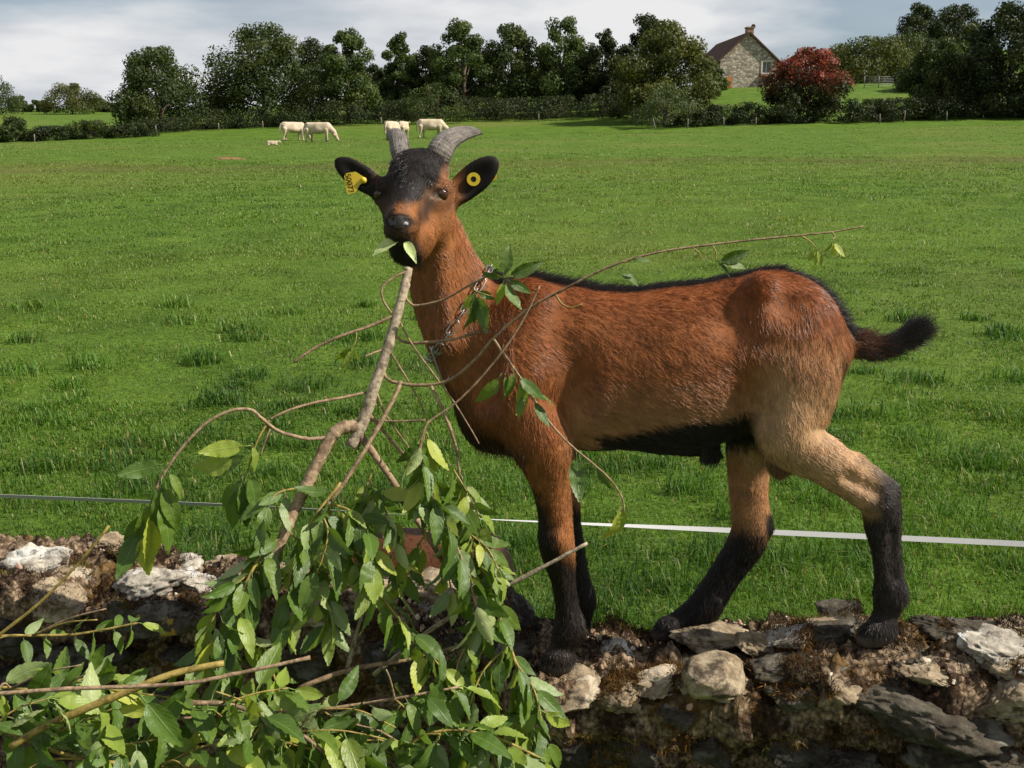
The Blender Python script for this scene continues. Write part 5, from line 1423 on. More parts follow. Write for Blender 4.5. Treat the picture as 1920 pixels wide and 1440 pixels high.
hang(Cq, [(560, 915, 1.86), (520, 925, 1.84), (495, 960, 1.82), (480, 1010, 1.80)], 2.5, 1.8, 'bark_olive', start=0.1, step=0.03, size=(0.05, 0.08), young=0.4)
hang(Cq, [(700, 880, 1.90), (680, 930, 1.88), (665, 985, 1.86), (650, 1040, 1.84)], 2.5, 1.8, 'bark_olive', start=0.1, step=0.03, size=(0.055, 0.085), young=0.35)
hang(Cq, [(470, 1180, 1.77), (500, 1230, 1.75), (520, 1290, 1.74), (530, 1350, 1.72)], 2.5, 2, 'bark_olive', start=0.0, step=0.032, size=(0.06, 0.09))
hang(Cq, [(545, 1000, 1.83), (590, 1050, 1.82), (610, 1110, 1.80), (615, 1170, 1.79)], 2.5, 1.6, 'bark_olive', start=0.0, step=0.03, size=(0.06, 0.085))
hang(Cq, [(690, 900, 1.88), (715, 940, 1.86), (735, 990, 1.84), (745, 1040, 1.83)], 2.4, 1.6, 'bark_olive', start=0.0, step=0.03, size=(0.06, 0.085), young=0.4, droop=0.4)
hang(Cq, [(500, 1060, 1.80), (455, 1085, 1.77), (420, 1120, 1.75), (395, 1170, 1.73)], 2.6, 1.8, 'bark_olive', start=0.0, step=0.034, size=(0.065, 0.095), young=0.2)
hang(Cq, [(440, 1170, 1.74), (400, 1200, 1.72), (370, 1245, 1.70)], 2.6, 1.8, 'bark_olive', start=0.0, step=0.034, size=(0.07, 0.10), young=0.15)
hang(Cq, [(600, 955, 1.83), (615, 1000, 1.80), (600, 1060, 1.78), (580, 1110, 1.77)], 2.6, 1.8, 'bark_olive', start=0.0, step=0.032, size=(0.065, 0.09), young=0.35)
Dq = branch('leafy bough hanging in front of the second goat, beside the forelegs')
hang(Dq, [(862, 930, 1.86), (880, 1000, 1.84), (905, 1070, 1.82), (930, 1140, 1.80), (955, 1210, 1.77), (980, 1290, 1.75), (988, 1380, 1.73), (990, 1450, 1.72)], 4, 4.5, 'bark_olive', start=0.0, step=0.032, size=(0.06, 0.085), young=0.3)
hang(Dq, [(850, 985, 1.86), (835, 1040, 1.85), (845, 1100, 1.83)], 2.4, 1.6, 'bark_olive', start=0.0, step=0.030, size=(0.05, 0.075), young=0.4)
hang(Dq, [(800, 1000, 1.88), (770, 1040, 1.86), (745, 1090, 1.85)], 2.4, 1.6, 'bark_olive', start=0.1, step=0.034, size=(0.05, 0.075), young=0.4)
hang(Dq, [(930, 1140, 1.80), (890, 1190, 1.78), (860, 1240, 1.76), (850, 1300, 1.74)], 2.6, 1.8, 'bark_olive', start=0.05, step=0.032, size=(0.055, 0.085))
hang(Dq, [(955, 1210, 1.77), (905, 1260, 1.74), (880, 1330, 1.71), (870, 1400, 1.70)], 2.6, 1.8, 'bark_olive', start=0.05, step=0.030, size=(0.06, 0.09))
hang(Dq, [(880, 1000, 1.84), (915, 1030, 1.82), (935, 1070, 1.81)], 2.2, 1.6, 'bark_olive', start=0.0, step=0.028, size=(0.05, 0.07), young=0.6)
hang(Dq, [(800, 800, 1.86), (790, 850, 1.85), (800, 900, 1.84), (815, 950, 1.83)], 2.2, 1.5, 'bark_olive', start=0.0, step=0.03, size=(0.055, 0.08), young=0.4)
hang(Dq, [(850, 880, 1.87), (880, 930, 1.85), (900, 975, 1.84)], 2.2, 1.5, 'bark_olive', start=0.0, step=0.032, size=(0.05, 0.075), young=0.5)
hang(Dq, [(965, 1240, 1.76), (1000, 1290, 1.74), (1015, 1350, 1.72), (1022, 1400, 1.71)], 2.4, 1.6, 'bark_olive', start=0.1, step=0.036, size=(0.06, 0.09))
# heap at the foot of the wall
def heap(label, main, r0, r1, mat, leaf_from=0.0, side=(), step=0.032, size=(0.065, 0.10), bare=False, young=0.15, skip=0.0):
    Bx = branch(label); w, _ = stem(Bx, main, r0, r1, mat)
    if not bare: leafy(Bx, w, leaf_from, step, size, droop=0.35, young=young, skip=skip)
    for _ in range(3 if not bare else 0):
        i0 = int(lr.integers(1, len(main) - 1)); q0 = main[i0]; sx = lr.uniform(-150, 150); sy = lr.uniform(-60, 50)
        stem(Bx, [q0, (q0[0] + sx * 0.5, q0[1] + sy * 0.4 - 12, q0[2] - 0.02), (q0[0] + sx, q0[1] + sy, q0[2] - 0.03)], 2.6, 1.6, ('bark_olive', 'bark_brown')[int(lr.integers(2))], name='twig')
    for sd in side: hang(Bx, sd, 2.6, 1.8, 'bark_olive', start=0.0, step=step, size=size, droop=0.35)
    return Bx
heap('long dark brown rod lying level across the leaf heap', [(-60, 1305, 1.52), (120, 1292, 1.53), (330, 1283, 1.54), (450, 1262, 1.56), (582, 1233, 1.58)], 5.2, 4.6, 'bark_brown', bare=True)
heap('thick olive green stem slanting up through the leaf heap', [(20, 1400, 1.55), (95, 1357, 1.56), (250, 1292, 1.58), (330, 1262, 1.60), (420, 1243, 1.62)], 7.5, 6.6, 'bark_olive', bare=True)
heap('leafy stem curving along the bottom of the heap, beside the thick olive stem', [(-60, 1340, 1.56), (60, 1390, 1.57), (150, 1422, 1.57), (300, 1436, 1.58), (460, 1440, 1.58)], 6, 4, 'bark_olive', 0.0,
     (((60, 1390, 1.57), (140, 1360, 1.58), (210, 1330, 1.60)), ((150, 1422, 1.57), (220, 1400, 1.57), (300, 1385, 1.58)), ((300, 1436, 1.58), (380, 1400, 1.59), (450, 1390, 1.60)), ((-20, 1365, 1.56), (30, 1330, 1.57), (90, 1310, 1.58))), 0.036)
heap('orange brown stem arching over the leaf heap', [(300, 1318, 1.62), (420, 1320, 1.63), (500, 1345, 1.63), (560, 1372, 1.63), (650, 1450, 1.62)], 6, 5, 'bark_brown', 0.05,
     (((420, 1320, 1.63), (480, 1300, 1.64), (540, 1290, 1.66)), ((500, 1345, 1.63), (470, 1390, 1.61), (450, 1440, 1.60)), ((560, 1372, 1.63), (640, 1370, 1.63), (720, 1385, 1.64)), ((330, 1316, 1.62), (290, 1345, 1.61), (270, 1390, 1.60))), 0.036)
heap('thin orange shoot lying level in the dark hollow of the heap', [(280, 1352, 1.66), (420, 1342, 1.67), (600, 1330, 1.68), (740, 1310, 1.69), (860, 1288, 1.70)], 4, 3, 'bark_brown', 0.45,
     (((600, 1330, 1.68), (660, 1370, 1.67), (720, 1420, 1.66)), ((740, 1310, 1.69), (780, 1350, 1.68), (800, 1410, 1.67))), 0.045, (0.06, 0.09), skip=0.3)
heap('thin olive shoot with a few small crumpled leaves in front of the wall', [(-60, 1192, 1.78), (60, 1192, 1.79), (150, 1188, 1.80), (258, 1168, 1.81)], 3.6, 2.6, 'bark_olive', 0.25, (), 0.062, (0.045, 0.06))
heap('bare straight olive stick slanting up in front of the white limestone block', [(-40, 1220, 1.78), (60, 1142, 1.79), (130, 1075, 1.80), (205, 986, 1.81)], 4, 3, 'bark_olive', bare=True)
heap('bare grey stick poking out of the heap across the goat\'s forelegs', [(700, 1265, 1.86), (820, 1172, 1.86), (930, 1110, 1.86), (1020, 1062, 1.86), (1102, 1018, 1.86)], 5.5, 4, 'bark_grey', bare=True)
heap('short leafy stem at the left end of the heap below the wall', [(-80, 1285, 1.66), (20, 1290, 1.68), (110, 1300, 1.69), (190, 1290, 1.70)], 4, 3, 'bark_olive', 0.0,
     (((110, 1300, 1.69), (150, 1275, 1.71), (200, 1265, 1.72)), ((190, 1290, 1.70), (260, 1300, 1.71), (330, 1310, 1.71))), 0.034)
heap('leafy stem in the middle of the heap under the arching orange stem', [(380, 1440, 1.60), (440, 1400, 1.62), (520, 1390, 1.63), (600, 1410, 1.63), (700, 1440, 1.63)], 4, 3, 'bark_olive', 0.0,
     (((520, 1390, 1.63), (560, 1420, 1.62), (590, 1460, 1.61)), ((600, 1410, 1.63), (680, 1400, 1.64), (760, 1420, 1.65)), ((440, 1400, 1.62), (430, 1360, 1.64), (400, 1330, 1.66))), 0.034)
heap('leafy stem at the right end of the heap with large dark leaves', [(700, 1450, 1.64), (760, 1400, 1.66), (830, 1370, 1.67), (920, 1380, 1.67), (1010, 1420, 1.67)], 4, 3, 'bark_olive', 0.0,
     (((830, 1370, 1.67), (800, 1420, 1.66), (790, 1460, 1.65)), ((920, 1380, 1.67), (930, 1430, 1.66), (950, 1470, 1.65))), 0.034)
heap('weathered brown sticks crossing the dark hollow between the boughs', [(560, 1290, 1.76), (660, 1255, 1.78), (760, 1238, 1.79), (850, 1215, 1.80), (900, 1195, 1.80)], 6, 3.5, 'bark_twig', bare=True)
heap('upright broken stick standing in the dark hollow of the heap', [(650, 1260, 1.80), (665, 1200, 1.82), (682, 1140, 1.84)], 5.5, 4, 'bark_grey', bare=True)
# single leaves
for (px, py, Y, dx, dz, sz, lab) in ((262, 1302, 1.50, 0.62, -0.78, 0.105, 'large dark green serrated leaf lying on top of the heap'),):
    o = put_leaf(A, at(px, py, Y), (dx, -0.15, dz), (0.15, -0.85, 0.5), sz); o.parent = None
    o.matrix_world = o.matrix_world; tag(o, lab, 'leaf')
o = put_leaf(A, at(765, 1150, 1.80) if False else at(748, 1188, 1.80), (0.8, -0.1, 0.15), (0, -0.8, 0.4), 0.034, 'leaf_yellow')
# leaves the goat is chewing
hm = GB.hit(CAM, ray(756, 452), 1.6, 2.6)
for (dx, dy_, dz, nx, sz, lab) in ((-0.8, -0.45, -0.28, (0.1, -0.6, 0.8), 0.066, 'pale green leaf sticking out of the goat\'s mouth, pointing left of its chin'), (0.28, -0.5, -0.35, (0.1, -0.9, 0.5), 0.060, 'torn pale green leaf hanging from the middle of the goat\'s lips')):
    o = put_leaf(A, hm + np.array([0.0, 0.010, 0.004]), (dx, dy_, dz), nx, sz, 'leaf_pale'); o.parent = None; tag(o, lab, 'leaf')
# ------------------------------------------------------------------ second goat, grazing behind the wall
def second_goat():
    Yg = 3.08
    def q(px, py, dy=0.0): return at(px, py, Yg + dy)
    s = m_per_px(860, 1050, Yg)
    B = Body((-0.95, 2.70, -0.02), (0.16, 3.45, 0.86), 0.008)
    def C(*pts, sy=1.0, k=0.03): B.chain([(q(a, b, c), r * s) for a, b, c, r in pts], sy, k)
    C((880, 1066, 0, 74), (760, 1080, 0, 84), (660, 1088, 0, 80), sy=0.75, k=0.05)
    C((905, 1055, 0, 46), (930, 1085, 0, 26), k=0.05)
    C((645, 1085, 0, 66), (580, 1120, 0, 50), (530, 1190, 0, 38), (500, 1230, 0, 34), sy=0.8, k=0.04)
    C((505, 1225, 0, 34), (470, 1275, 0, 24), (455, 1290, 0, 20))
    def leg(x, y, dy, top, dx=0):
        p = at(x, y, Yg + dy); zb = float(ground_z(p[0] + dx, Yg + dy))
        foot = np.array([p[0] + dx, Yg + dy, zb + 0.03]); knee = (p * 0.42 + foot * 0.58) + np.array([0.02, 0, 0])
        B.cone(p, top, knee, 0.028, 1, 0.03); B.cone(knee, 0.026, foot, 0.022, 1, 0.02); B.cone(foot, 0.026, foot - np.array([0.02, 0, 0.005]), 0.026, 1, 0.01)
    for a in ((895, 1110, -0.07, 0.075), (885, 1110, 0.07, 0.075), (665, 1120, -0.07, 0.065), (655, 1120, 0.07, 0.065)): leg(*a)
    for sg in (-1, 1):
        B.ell(q(520, 1205, 0.07 * sg), (0.02, 0.06, 0.03), None, 0.01)
    C((925, 1040, 0, 16), (950, 1070, 0, 9))
    V, Q = B.surface(); Nn = B.grad(V)
    zrel = V[:, 2]
    c = np.tile(np.array([0.12, 0.045, 0.018]), (len(V), 1)); nn = fbm(V, 10, 3, 5)
    c = lerp(c, BLK, sstep(0.34, 0.26, zrel + nn * 0.08))
    c = lerp(c, BLK, (Nn[:, 2] > 0.7) * (np.abs(V[:, 1] - Yg) < 0.03) * 0.9)
    x, y = project(V); c = lerp(c, BLK, sstep(930, 945, x) * 0.9)
    root = empty('goat'); tag(root, 'reddish brown goat grazing behind the wall, mostly hidden by the leafy branches', 'goat')
    obj('body', mesh_data('body', V, Q, True, c, cname='coat'), M['coat'], root)
    P = sample_surface(V, Q, 26000); Nn = B.grad(P); d = np.tile(np.array([0.85, 0, -0.5]), (len(P), 1)); d -= Nn * np.sum(d * Nn, 1)[:, None]; d /= np.linalg.norm(d, axis=1)[:, None] + 1e-9
    cc = np.tile(np.array([0.15, 0.055, 0.021]), (len(P), 1)); x, y = project(P)
    cc = lerp(cc, BLK, sstep(0.34, 0.26, P[:, 2])); cc = lerp(cc, BLK, (Nn[:, 2] > 0.7) * (np.abs(P[:, 1] - Yg) < 0.03) * 0.9); cc = lerp(cc, BLK, sstep(930, 945, x) * 0.9)
    fur_curves('fur', P, d, Nn, 0.016 * (0.6 + 0.7 * rng.random(len(P))), np.full(len(P), 0.2), cc * (0.7 + 0.6 * rng.random((len(P), 1))), np.full(len(P), 0.0005), root, M['fur'])
    horn = MB(); b = q(518, 1190, 0.03)
    for sg in (-1, 1):
        mb = MB(); b = q(524, 1185, 0.03 * sg)
        mb.tube(smooth_path([b, b + np.array([0.05, 0.02 * sg, 0.05]), b + np.array([0.12, 0.05 * sg, 0.06])], 5), np.linspace(0.017, 0.003, 11), 8); mb.build('horn', M['horn'], root)
second_goat()

# ------------------------------------------------------------------ cattle
def cow_mesh(kind):
    B = Body((-1.5, -0.6, -0.05), (1.75, 0.6, 1.75), 0.035)
    B.chain([((-0.75, 0, 1.02), 0.33), ((-0.1, 0, 0.98), 0.37), ((0.55, 0, 1.0), 0.34)], 0.85, 0.1)
    B.chain([((-0.85, 0, 1.18), 0.2), ((0.6, 0, 1.2), 0.18)], 1.1, 0.1); B.ell((0.0, 0, 0.85), (0.55, 0.34, 0.26), None, 0.1); B.ell((-0.8, 0, 1.28), (0.15, 0.28, 0.08), None, 0.06)
    if kind == 'graze':
        B.chain([((0.65, 0, 1.1), 0.26), ((1.05, 0, 0.72), 0.19), ((1.2, 0, 0.45), 0.15)], 0.8, 0.08)
        B.chain([((1.2, 0, 0.45), 0.15), ((1.38, 0, 0.16), 0.09)], 0.9, 0.05); hd = (1.16, 0.5)
    else:
        B.chain([((0.65, 0, 1.1), 0.26), ((1.05, 0, 1.2), 0.19), ((1.22, 0, 1.25), 0.15)], 0.8, 0.08)
        B.chain([((1.2, 0, 1.25), 0.15), ((1.5, 0, 1.08), 0.09)], 0.9, 0.05); hd = (1.15, 1.34)
    for sg in (-1, 1): B.ell((hd[0], 0.2 * sg, hd[1]), (0.05, 0.13, 0.06), None, 0.03)
    lie = kind == 'lie'
    for (x, sg, dx) in ((0.55, -1, 0.10), (0.5, 1, -0.06), (-0.85, -1, -0.12), (-0.75, 1, 0.10)):
        if lie:
            B.chain([((x, 0.2 * sg, 0.75), 0.13), ((x + 0.3, 0.3 * sg, 0.72), 0.08), ((x, 0.35 * sg, 0.70), 0.06)], 1, 0.05)
        else:
            B.chain([((x, 0.16 * sg, 0.85), 0.19), ((x + dx * 0.5 + (0.06 if x < 0 else 0), 0.17 * sg, 0.50), 0.085), ((x + dx, 0.17 * sg, 0.14), 0.052), ((x + dx + 0.03, 0.17 * sg, 0.05), 0.08)], 1, 0.05)
    if not lie: B.ell((-0.55, 0, 0.68), (0.2, 0.15, 0.13), None, 0.06)
    B.chain([((-1.08, 0, 1.22), 0.05), ((-1.17, 0, 0.95), 0.04), ((-1.17, 0, 0.5), 0.05)], 1, 0.05)
    V, Q = B.surface()
    c = np.tile(np.array([0.46, 0.375, 0.27]), (len(V), 1)) * (1 + 0.35 * fbm(V, 3, 3, 6))[:, None]
    c = lerp(c, np.array([0.24, 0.17, 0.11]), np.clip(sstep(0.75, 0.35, V[:, 2]) * (0.35 + 1.2 * noise(V, 4, 9)), 0, 0.8))
    c = lerp(c, np.array([0.10, 0.07, 0.05]), sstep(0.07, 0.02, V[:, 2]) * (not lie))
    c = lerp(c, np.array([0.45, 0.30, 0.24]), sstep(1.32, 1.42, V[:, 0]) * 0.7)
    if lie: V[:, 2] -= 0.62
    return mesh_data('cow', V, Q, True, c, cname='coat')
m, nt = mat_new('cow_coat'); finish(nt, attr(nt, 'coat'), 0.7, 0.2); M['cow'] = m
COWM = {k: cow_mesh(k) for k in ('graze', 'stand', 'lie')}
for (px, Y, yaw, kind, sc, lab) in ((562, 86, 35, 'graze', 1.0, 'cream cow grazing with its rump turned, tail end beside the row of dark trees'),
                                 (608, 80, -8, 'graze', 1.0, 'cream cow grazing side on, standing just in front of another grazing cow'),
                                 (742, 78, 70, 'graze', 0.95, 'cream cow hidden behind the goat\'s straight horn'),
                                 (762, 86, 82, 'stand', 0.95, 'cream cow seen from behind, showing beside the goat\'s straight horn'),
                                 (814, 88, 4, 'graze', 1.05, 'cream cow grazing side on, just above the goat\'s curved horn'),
                                 (522, 68, 10, 'lie', 0.34, 'small white calf lying flat in the grass below the cows')):
    x = (px - 960) / FPX * Y * 1.0
    o = obj('cow' if kind != 'lie' else 'calf', COWM[kind], M['cow']); o.location = (x, Y, float(ground_z(x, Y)) - 0.01 * 1); o.rotation_euler = (0, 0, R(yaw)); o.scale = (sc,) * 3
    tag(o, lab, 'cow' if kind != 'lie' else 'calf', 'cream cattle grazing on the slope')
# ------------------------------------------------------------------ trees, hedges, house
def foliage_mat(name):
    m, nt = mat_new(name); a = attr(nt, 'tint')
    finish(nt, a, 0.6, 0.25, translucent=mixc(nt, 1.0, a, (1.3, 1.4, 0.6), 'MULTIPLY'), tfac=0.28)
    return m
M['foliage'] = foliage_mat('foliage')
M['trunk'] = simple_mat('tree_bark', (0.10, 0.078, 0.058), 0.9, 0.15, 0.4, 3, 0.6)
OAK = [(0.052, 0.078, 0.018), (0.075, 0.092, 0.022), (0.035, 0.056, 0.015)]
ASH = [(0.060, 0.095, 0.020), (0.090, 0.120, 0.026), (0.042, 0.070, 0.017)]
OLIVE = [(0.085, 0.098, 0.022), (0.105, 0.110, 0.024), (0.060, 0.075, 0.018)]
DARK = [(0.028, 0.041, 0.011), (0.040, 0.053, 0.013), (0.019, 0.030, 0.009)]
PALE = [(0.085, 0.110, 0.045), (0.100, 0.125, 0.050), (0.070, 0.095, 0.035)]
def tree(name, label, px, Y, top_py, width, cols, seed, n=5200, low=0.16, taper=0.6, group=None, gaps=0.0, leaf=0.27, red=None, cat='tree', lobes=26, base_py=None):
    r = np.random.default_rng(seed); n = int(n * 2.1); leaf = leaf * 0.52; width = width * 1.18; n = int(n * 1.25); lobes = int(lobes * 2.4); cols = [tuple(q * 0.9 for q in c_) for c_ in cols]
    x0 = (px - 960) / FPX * Y; z0 = float(ground_z(x0, Y))
    ztop = at(px, top_py, Y)[2]; H = max(1.0, ztop - z0); Wd = width * m_per_px(px, 200, Y)
    zb = H * low; ch = H - zb
    # lobes of the crown: an egg-shaped envelope with knobbly sub-crowns
    C, Rd = [], []
    for k in range(lobes):
        t = (k + r.random()) / lobes; zz = zb + ch * (0.06 + 0.88 * t)
        prof = math.sin(math.pi * min(1, 0.22 + 0.74 * t ** taper)) ** 0.7
        a = r.random() * 6.283; rr = Wd / 2 * prof * (0.30 + 0.64 * r.random() ** 0.7)
        C.append((rr * math.cos(a), rr * math.sin(a), zz)); Rd.append(Wd * (0.07 + 0.075 * r.random()) * (0.6 + 0.5 * prof))
    C = np.array(C); Rd = np.array(Rd)
    k = r.choice(lobes, n, p=Rd ** 2 / (Rd ** 2).sum())
    u = r.normal(size=(n, 3)); u /= np.linalg.norm(u, axis=1)[:, None]
    rad = Rd[k] * (0.30 + 0.80 * r.random(n) ** 0.5)
    P = C[k] + u * rad[:, None] * np.array([1, 1, 0.85])
    keep = (P[:, 2] > zb * 0.5) & (fbm(P + seed, 0.55, 2, seed) > -0.5 + gaps) & (P[:, 2] < H * 1.01)
    P, u, k = P[keep], u[keep], k[keep]; n = len(P)
    nn = u * 1.0 + r.normal(size=(n, 3)) * 0.5; nn /= np.linalg.norm(nn, axis=1)[:, None]
    a = np.cross(nn, r.normal(size=(n, 3))); a /= np.linalg.norm(a, axis=1)[:, None]; b = np.cross(nn, a)
    s = (leaf * (0.55 + 0.9 * r.random(n)))[:, None]
    V = np.stack([P - a * s, P - b * s * 0.55, P + a * s, P + b * s * 0.55], 1).reshape(-1, 3)
    cols_ = np.array(cols); lob = r.integers(0, 3, lobes)
    c = cols_[lob[k]] * (0.75 + 0.55 * r.random((n, 1)))
    c = c * 0.7 + cols_[r.integers(0, 3, n)] * 0.3
    if red is not None:
        t = np.clip(sstep(0.36, 0.66, P[:, 2] / H + 0.4 * noise(P, 0.5, 3)) * (0.45 + 1.5 * noise(P, 0.9, 7) + 0.5 * r.random(n)), 0, 1)[:, None]
        c = c * (1 - t) + np.array(red) * (0.6 + 0.8 * r.random((n, 1))) * t
    root = empty(name, (x0, Y, z0)); tag(root, label, cat, group)
    obj('crown', mesh_data('crown', V, np.arange(4 * n).reshape(-1, 4), False, np.repeat(c, 4, 0)), M['foliage'], root)
    mb = MB(); rt = max(0.06, H * 0.022)
    hh = H * 0.72
    mb.tube([(0, 0, -0.3), (0.1 * r.normal(), 0.1 * r.normal(), hh * 0.3), (0.2 * r.normal(), 0.2 * r.normal(), hh * 0.65), (0.3 * r.normal(), 0.2 * r.normal(), hh)], [rt * 1.3, rt, rt * 0.7, rt * 0.25], 8)
    for i in r.choice(lobes, min(14, lobes), replace=False):
        z1 = max(H * 0.12, C[i][2] * (0.35 + 0.25 * r.random()))
        mb.tube(smooth_path([(0, 0, z1), C[i] * np.array([0.45, 0.45, 0]) + np.array([0, 0, (z1 + C[i][2]) / 2 + 0.1]), C[i]], 4), np.linspace(rt * 0.5, rt * 0.12, 9), 6)
    mb.build('trunk', M['trunk'], root)
    return root
GT = 'trees along the top of the pasture'
tree('tree', 'small round tree at the far left end of the far field', 10, 185, 138, 105, OAK, 1, 3800, 0.05, group=GT)
tree('tree', 'domed lone tree standing on the far field, well apart from the hedge trees', 160, 192, 156, 92, OLIVE, 2, 3800, 0.05, group=GT)
for i, (px, top, w, lab) in enumerate(((62, 180, 46, 'pale far bush beside the small round tree'), (98, 188, 50, 'low far bush between the round tree and the domed lone tree'), (205, 184, 50, 'low far bush leaning against the domed lone tree'), (232, 193, 40, 'tiny far bush beyond the broad round hedge tree'))):
    tree('bush', lab, px, 205, top, w, PALE if i == 0 else OAK, 10 + i, 1200, 0.02, cat='bush', lobes=10, leaf=0.35)
tree('tree', 'broad round dark tree with foliage down to the ground, apart from the tree row', 322, 112, 88, 158, OAK, 3, 7500, 0.06, 0.75, GT, lobes=34)
tree('tree', 'tall wide dark tree at the start of the dense tree row', 512, 118, 44, 190, OAK, 4, 9500, 0.12, 0.62, GT, 0.05, lobes=40)
tree('tree', 'tall light green tree leaning against the wide dark tree', 662, 116, 50, 112, ASH, 5, 6000, 0.10, 0.6, GT, 0.05)
tree('tree', 'slim yellow green tree behind a low shrub in the tree row', 757, 124, 56, 72, ASH, 6, 4200, 0.12, 0.6, GT, 0.1)
tree('tree', 'dark tree filling the dip beside the slim yellow green tree', 805, 126, 84, 98, DARK, 7, 4600, 0.1, 0.6, GT, 0.08)
tree('tree', 'tall ash tree with open crown in the middle of the row', 872, 122, 36, 118, ASH, 8, 6200, 0.2, 0.55, GT, 0.16)
tree('tree', 'tall dark ash tree with sky showing between its limbs', 962, 124, 40, 112, OAK, 9, 5600, 0.2, 0.55, GT, 0.18)
tree('tree', 'tallest ash tree of the open crowned row', 1052, 122, 30, 122, ASH, 16, 6200, 0.2, 0.55, GT, 0.16)
tree('tree', 'dark tree squeezed between the open ash trees and the olive green tree', 1122, 120, 52, 96, DARK, 17, 5200, 0.12, 0.55, GT, 0.08)
tree('tree', 'very dark tree rising behind the olive green tree', 1205, 122, 24, 110, DARK, 18, 5600, 0.1, 0.6, GT)
tree('tree', 'large full olive green tree next to the stone house', 1240, 106, 40, 172, OLIVE, 19, 9500, 0.07, 0.72, GT, lobes=40)
tree('tree', 'bushy tree with red autumn leaves in front of the stone house', 1500, 103, 88, 138, DARK, 20, 6500, 0.10, 0.8, None, 0.0, 0.25, (0.26, 0.055, 0.042), lobes=32)
tree('tree', 'hazy olive tree behind the field gate', 1610, 165, 68, 150, OLIVE, 21, 5200, 0.04, 0.7, GT, leaf=0.34)
tree('tree', 'far dull green tree between the red leaved tree and the house', 1545, 175, 82, 110, OLIVE, 22, 3600, 0.04, 0.7, GT, leaf=0.34)
tree('tree', 'dark spruce like tree on the far hilltop', 1690, 238, 6, 90, DARK, 23, 4200, 0.03, 0.55, GT, leaf=0.45)
tree('tree', 'broad bluish tree on the far hilltop', 1755, 242, 10, 110, DARK, 24, 4200, 0.03, 0.6, GT, leaf=0.45)
tree('tree', 'rounded far tree on the slope below the hilltop trees', 1665, 200, 62, 120, OAK, 25, 4200, 0.03, 0.65, GT, leaf=0.4)
tree('tree', 'dark round tree at the end of the low hedge', 1735, 108, 72, 128, OAK, 26, 7000, 0.06, 0.72, GT, lobes=32)
tree('tree', 'tall dark tree overhanging the right corner of the pasture', 1862, 104, 4, 170, DARK, 27, 9500, 0.05, 0.62, GT, lobes=40)
tree('tree', 'dense tree between the round dark tree and the tall corner tree', 1795, 116, 44, 96, OAK, 28, 4600, 0.06, 0.62, GT)
tree('tree', 'dark tree beyond the tall corner tree', 1955, 108, -15, 140, DARK, 29, 6000, 0.05, 0.62, GT)
tree('tree', 'trailing dark tree of the hedge outside the right corner', 2060, 100, 30, 150, OAK, 30, 5200, 0.05, 0.62, GT)
tree('tree', 'bluish small tree just left of the wide dark tree, behind the gap', 415, 150, 172, 70, DARK, 61, 2400, 0.02, 0.7, GT)
# shrubs of the hedges
GH = 'shrubs of the hedges'
hr = np.random.default_rng(9)
def shrub(lab, px, Y, hpx, w, cols, seed, n=1700, leaf=0.18):
    x0 = (px - 960) / FPX * Y; zb = float(ground_z(x0, Y)); pyb = 720 - FPX * math.tan(math.atan2(zb - CAM[2], Y) + PITCH)
    tree('shrub', lab, px, Y, pyb - hpx * 0.95, w * 1.35, cols, seed, n, 0.0, 0.75, GH, 0.0, leaf, cat='shrub', lobes=14)
tree('tree', 'dark tree behind the gap between the wide dark tree and the light green tree', 600, 128, 70, 110, DARK, 62, 4600, 0.05, 0.7, GT)
tree('tree', 'low dark tree behind the light green tree', 715, 128, 120, 90, DARK, 63, 3600, 0.03, 0.7, GT)
tree('tree', 'dark tree behind the open ash trees, rising from the hedge', 915, 132, 90, 110, DARK, 64, 4200, 0.03, 0.7, GT, 0.05)
tree('tree', 'second dark tree behind the open ash trees, next to the tallest one', 1005, 132, 84, 110, OAK, 65, 4200, 0.03, 0.7, GT, 0.05)
tree('tree', 'dark tree behind the tallest ash tree', 1085, 132, 88, 110, DARK, 66, 4200, 0.03, 0.7, GT, 0.05)
tree('tree', 'dark tree behind the slim yellow green tree', 850, 132, 110, 100, DARK, 67, 3800, 0.03, 0.7, GT, 0.05)
tree('tree', 'dark tree crowding the left flank of the olive green tree', 1165, 118, 80, 90, DARK, 68, 4000, 0.03, 0.7, GT)
tree('tree', 'dark bush like tree at the field gate, below the hazy olive tree', 1700, 128, 118, 90, OAK, 69, 3600, 0.02, 0.8, GT)
tree('tree', 'leafy tree beside the gable of the stone house, next to the olive green tree', 1318, 126, 112, 60, OAK, 70, 2600, 0.03, 0.8, GT)
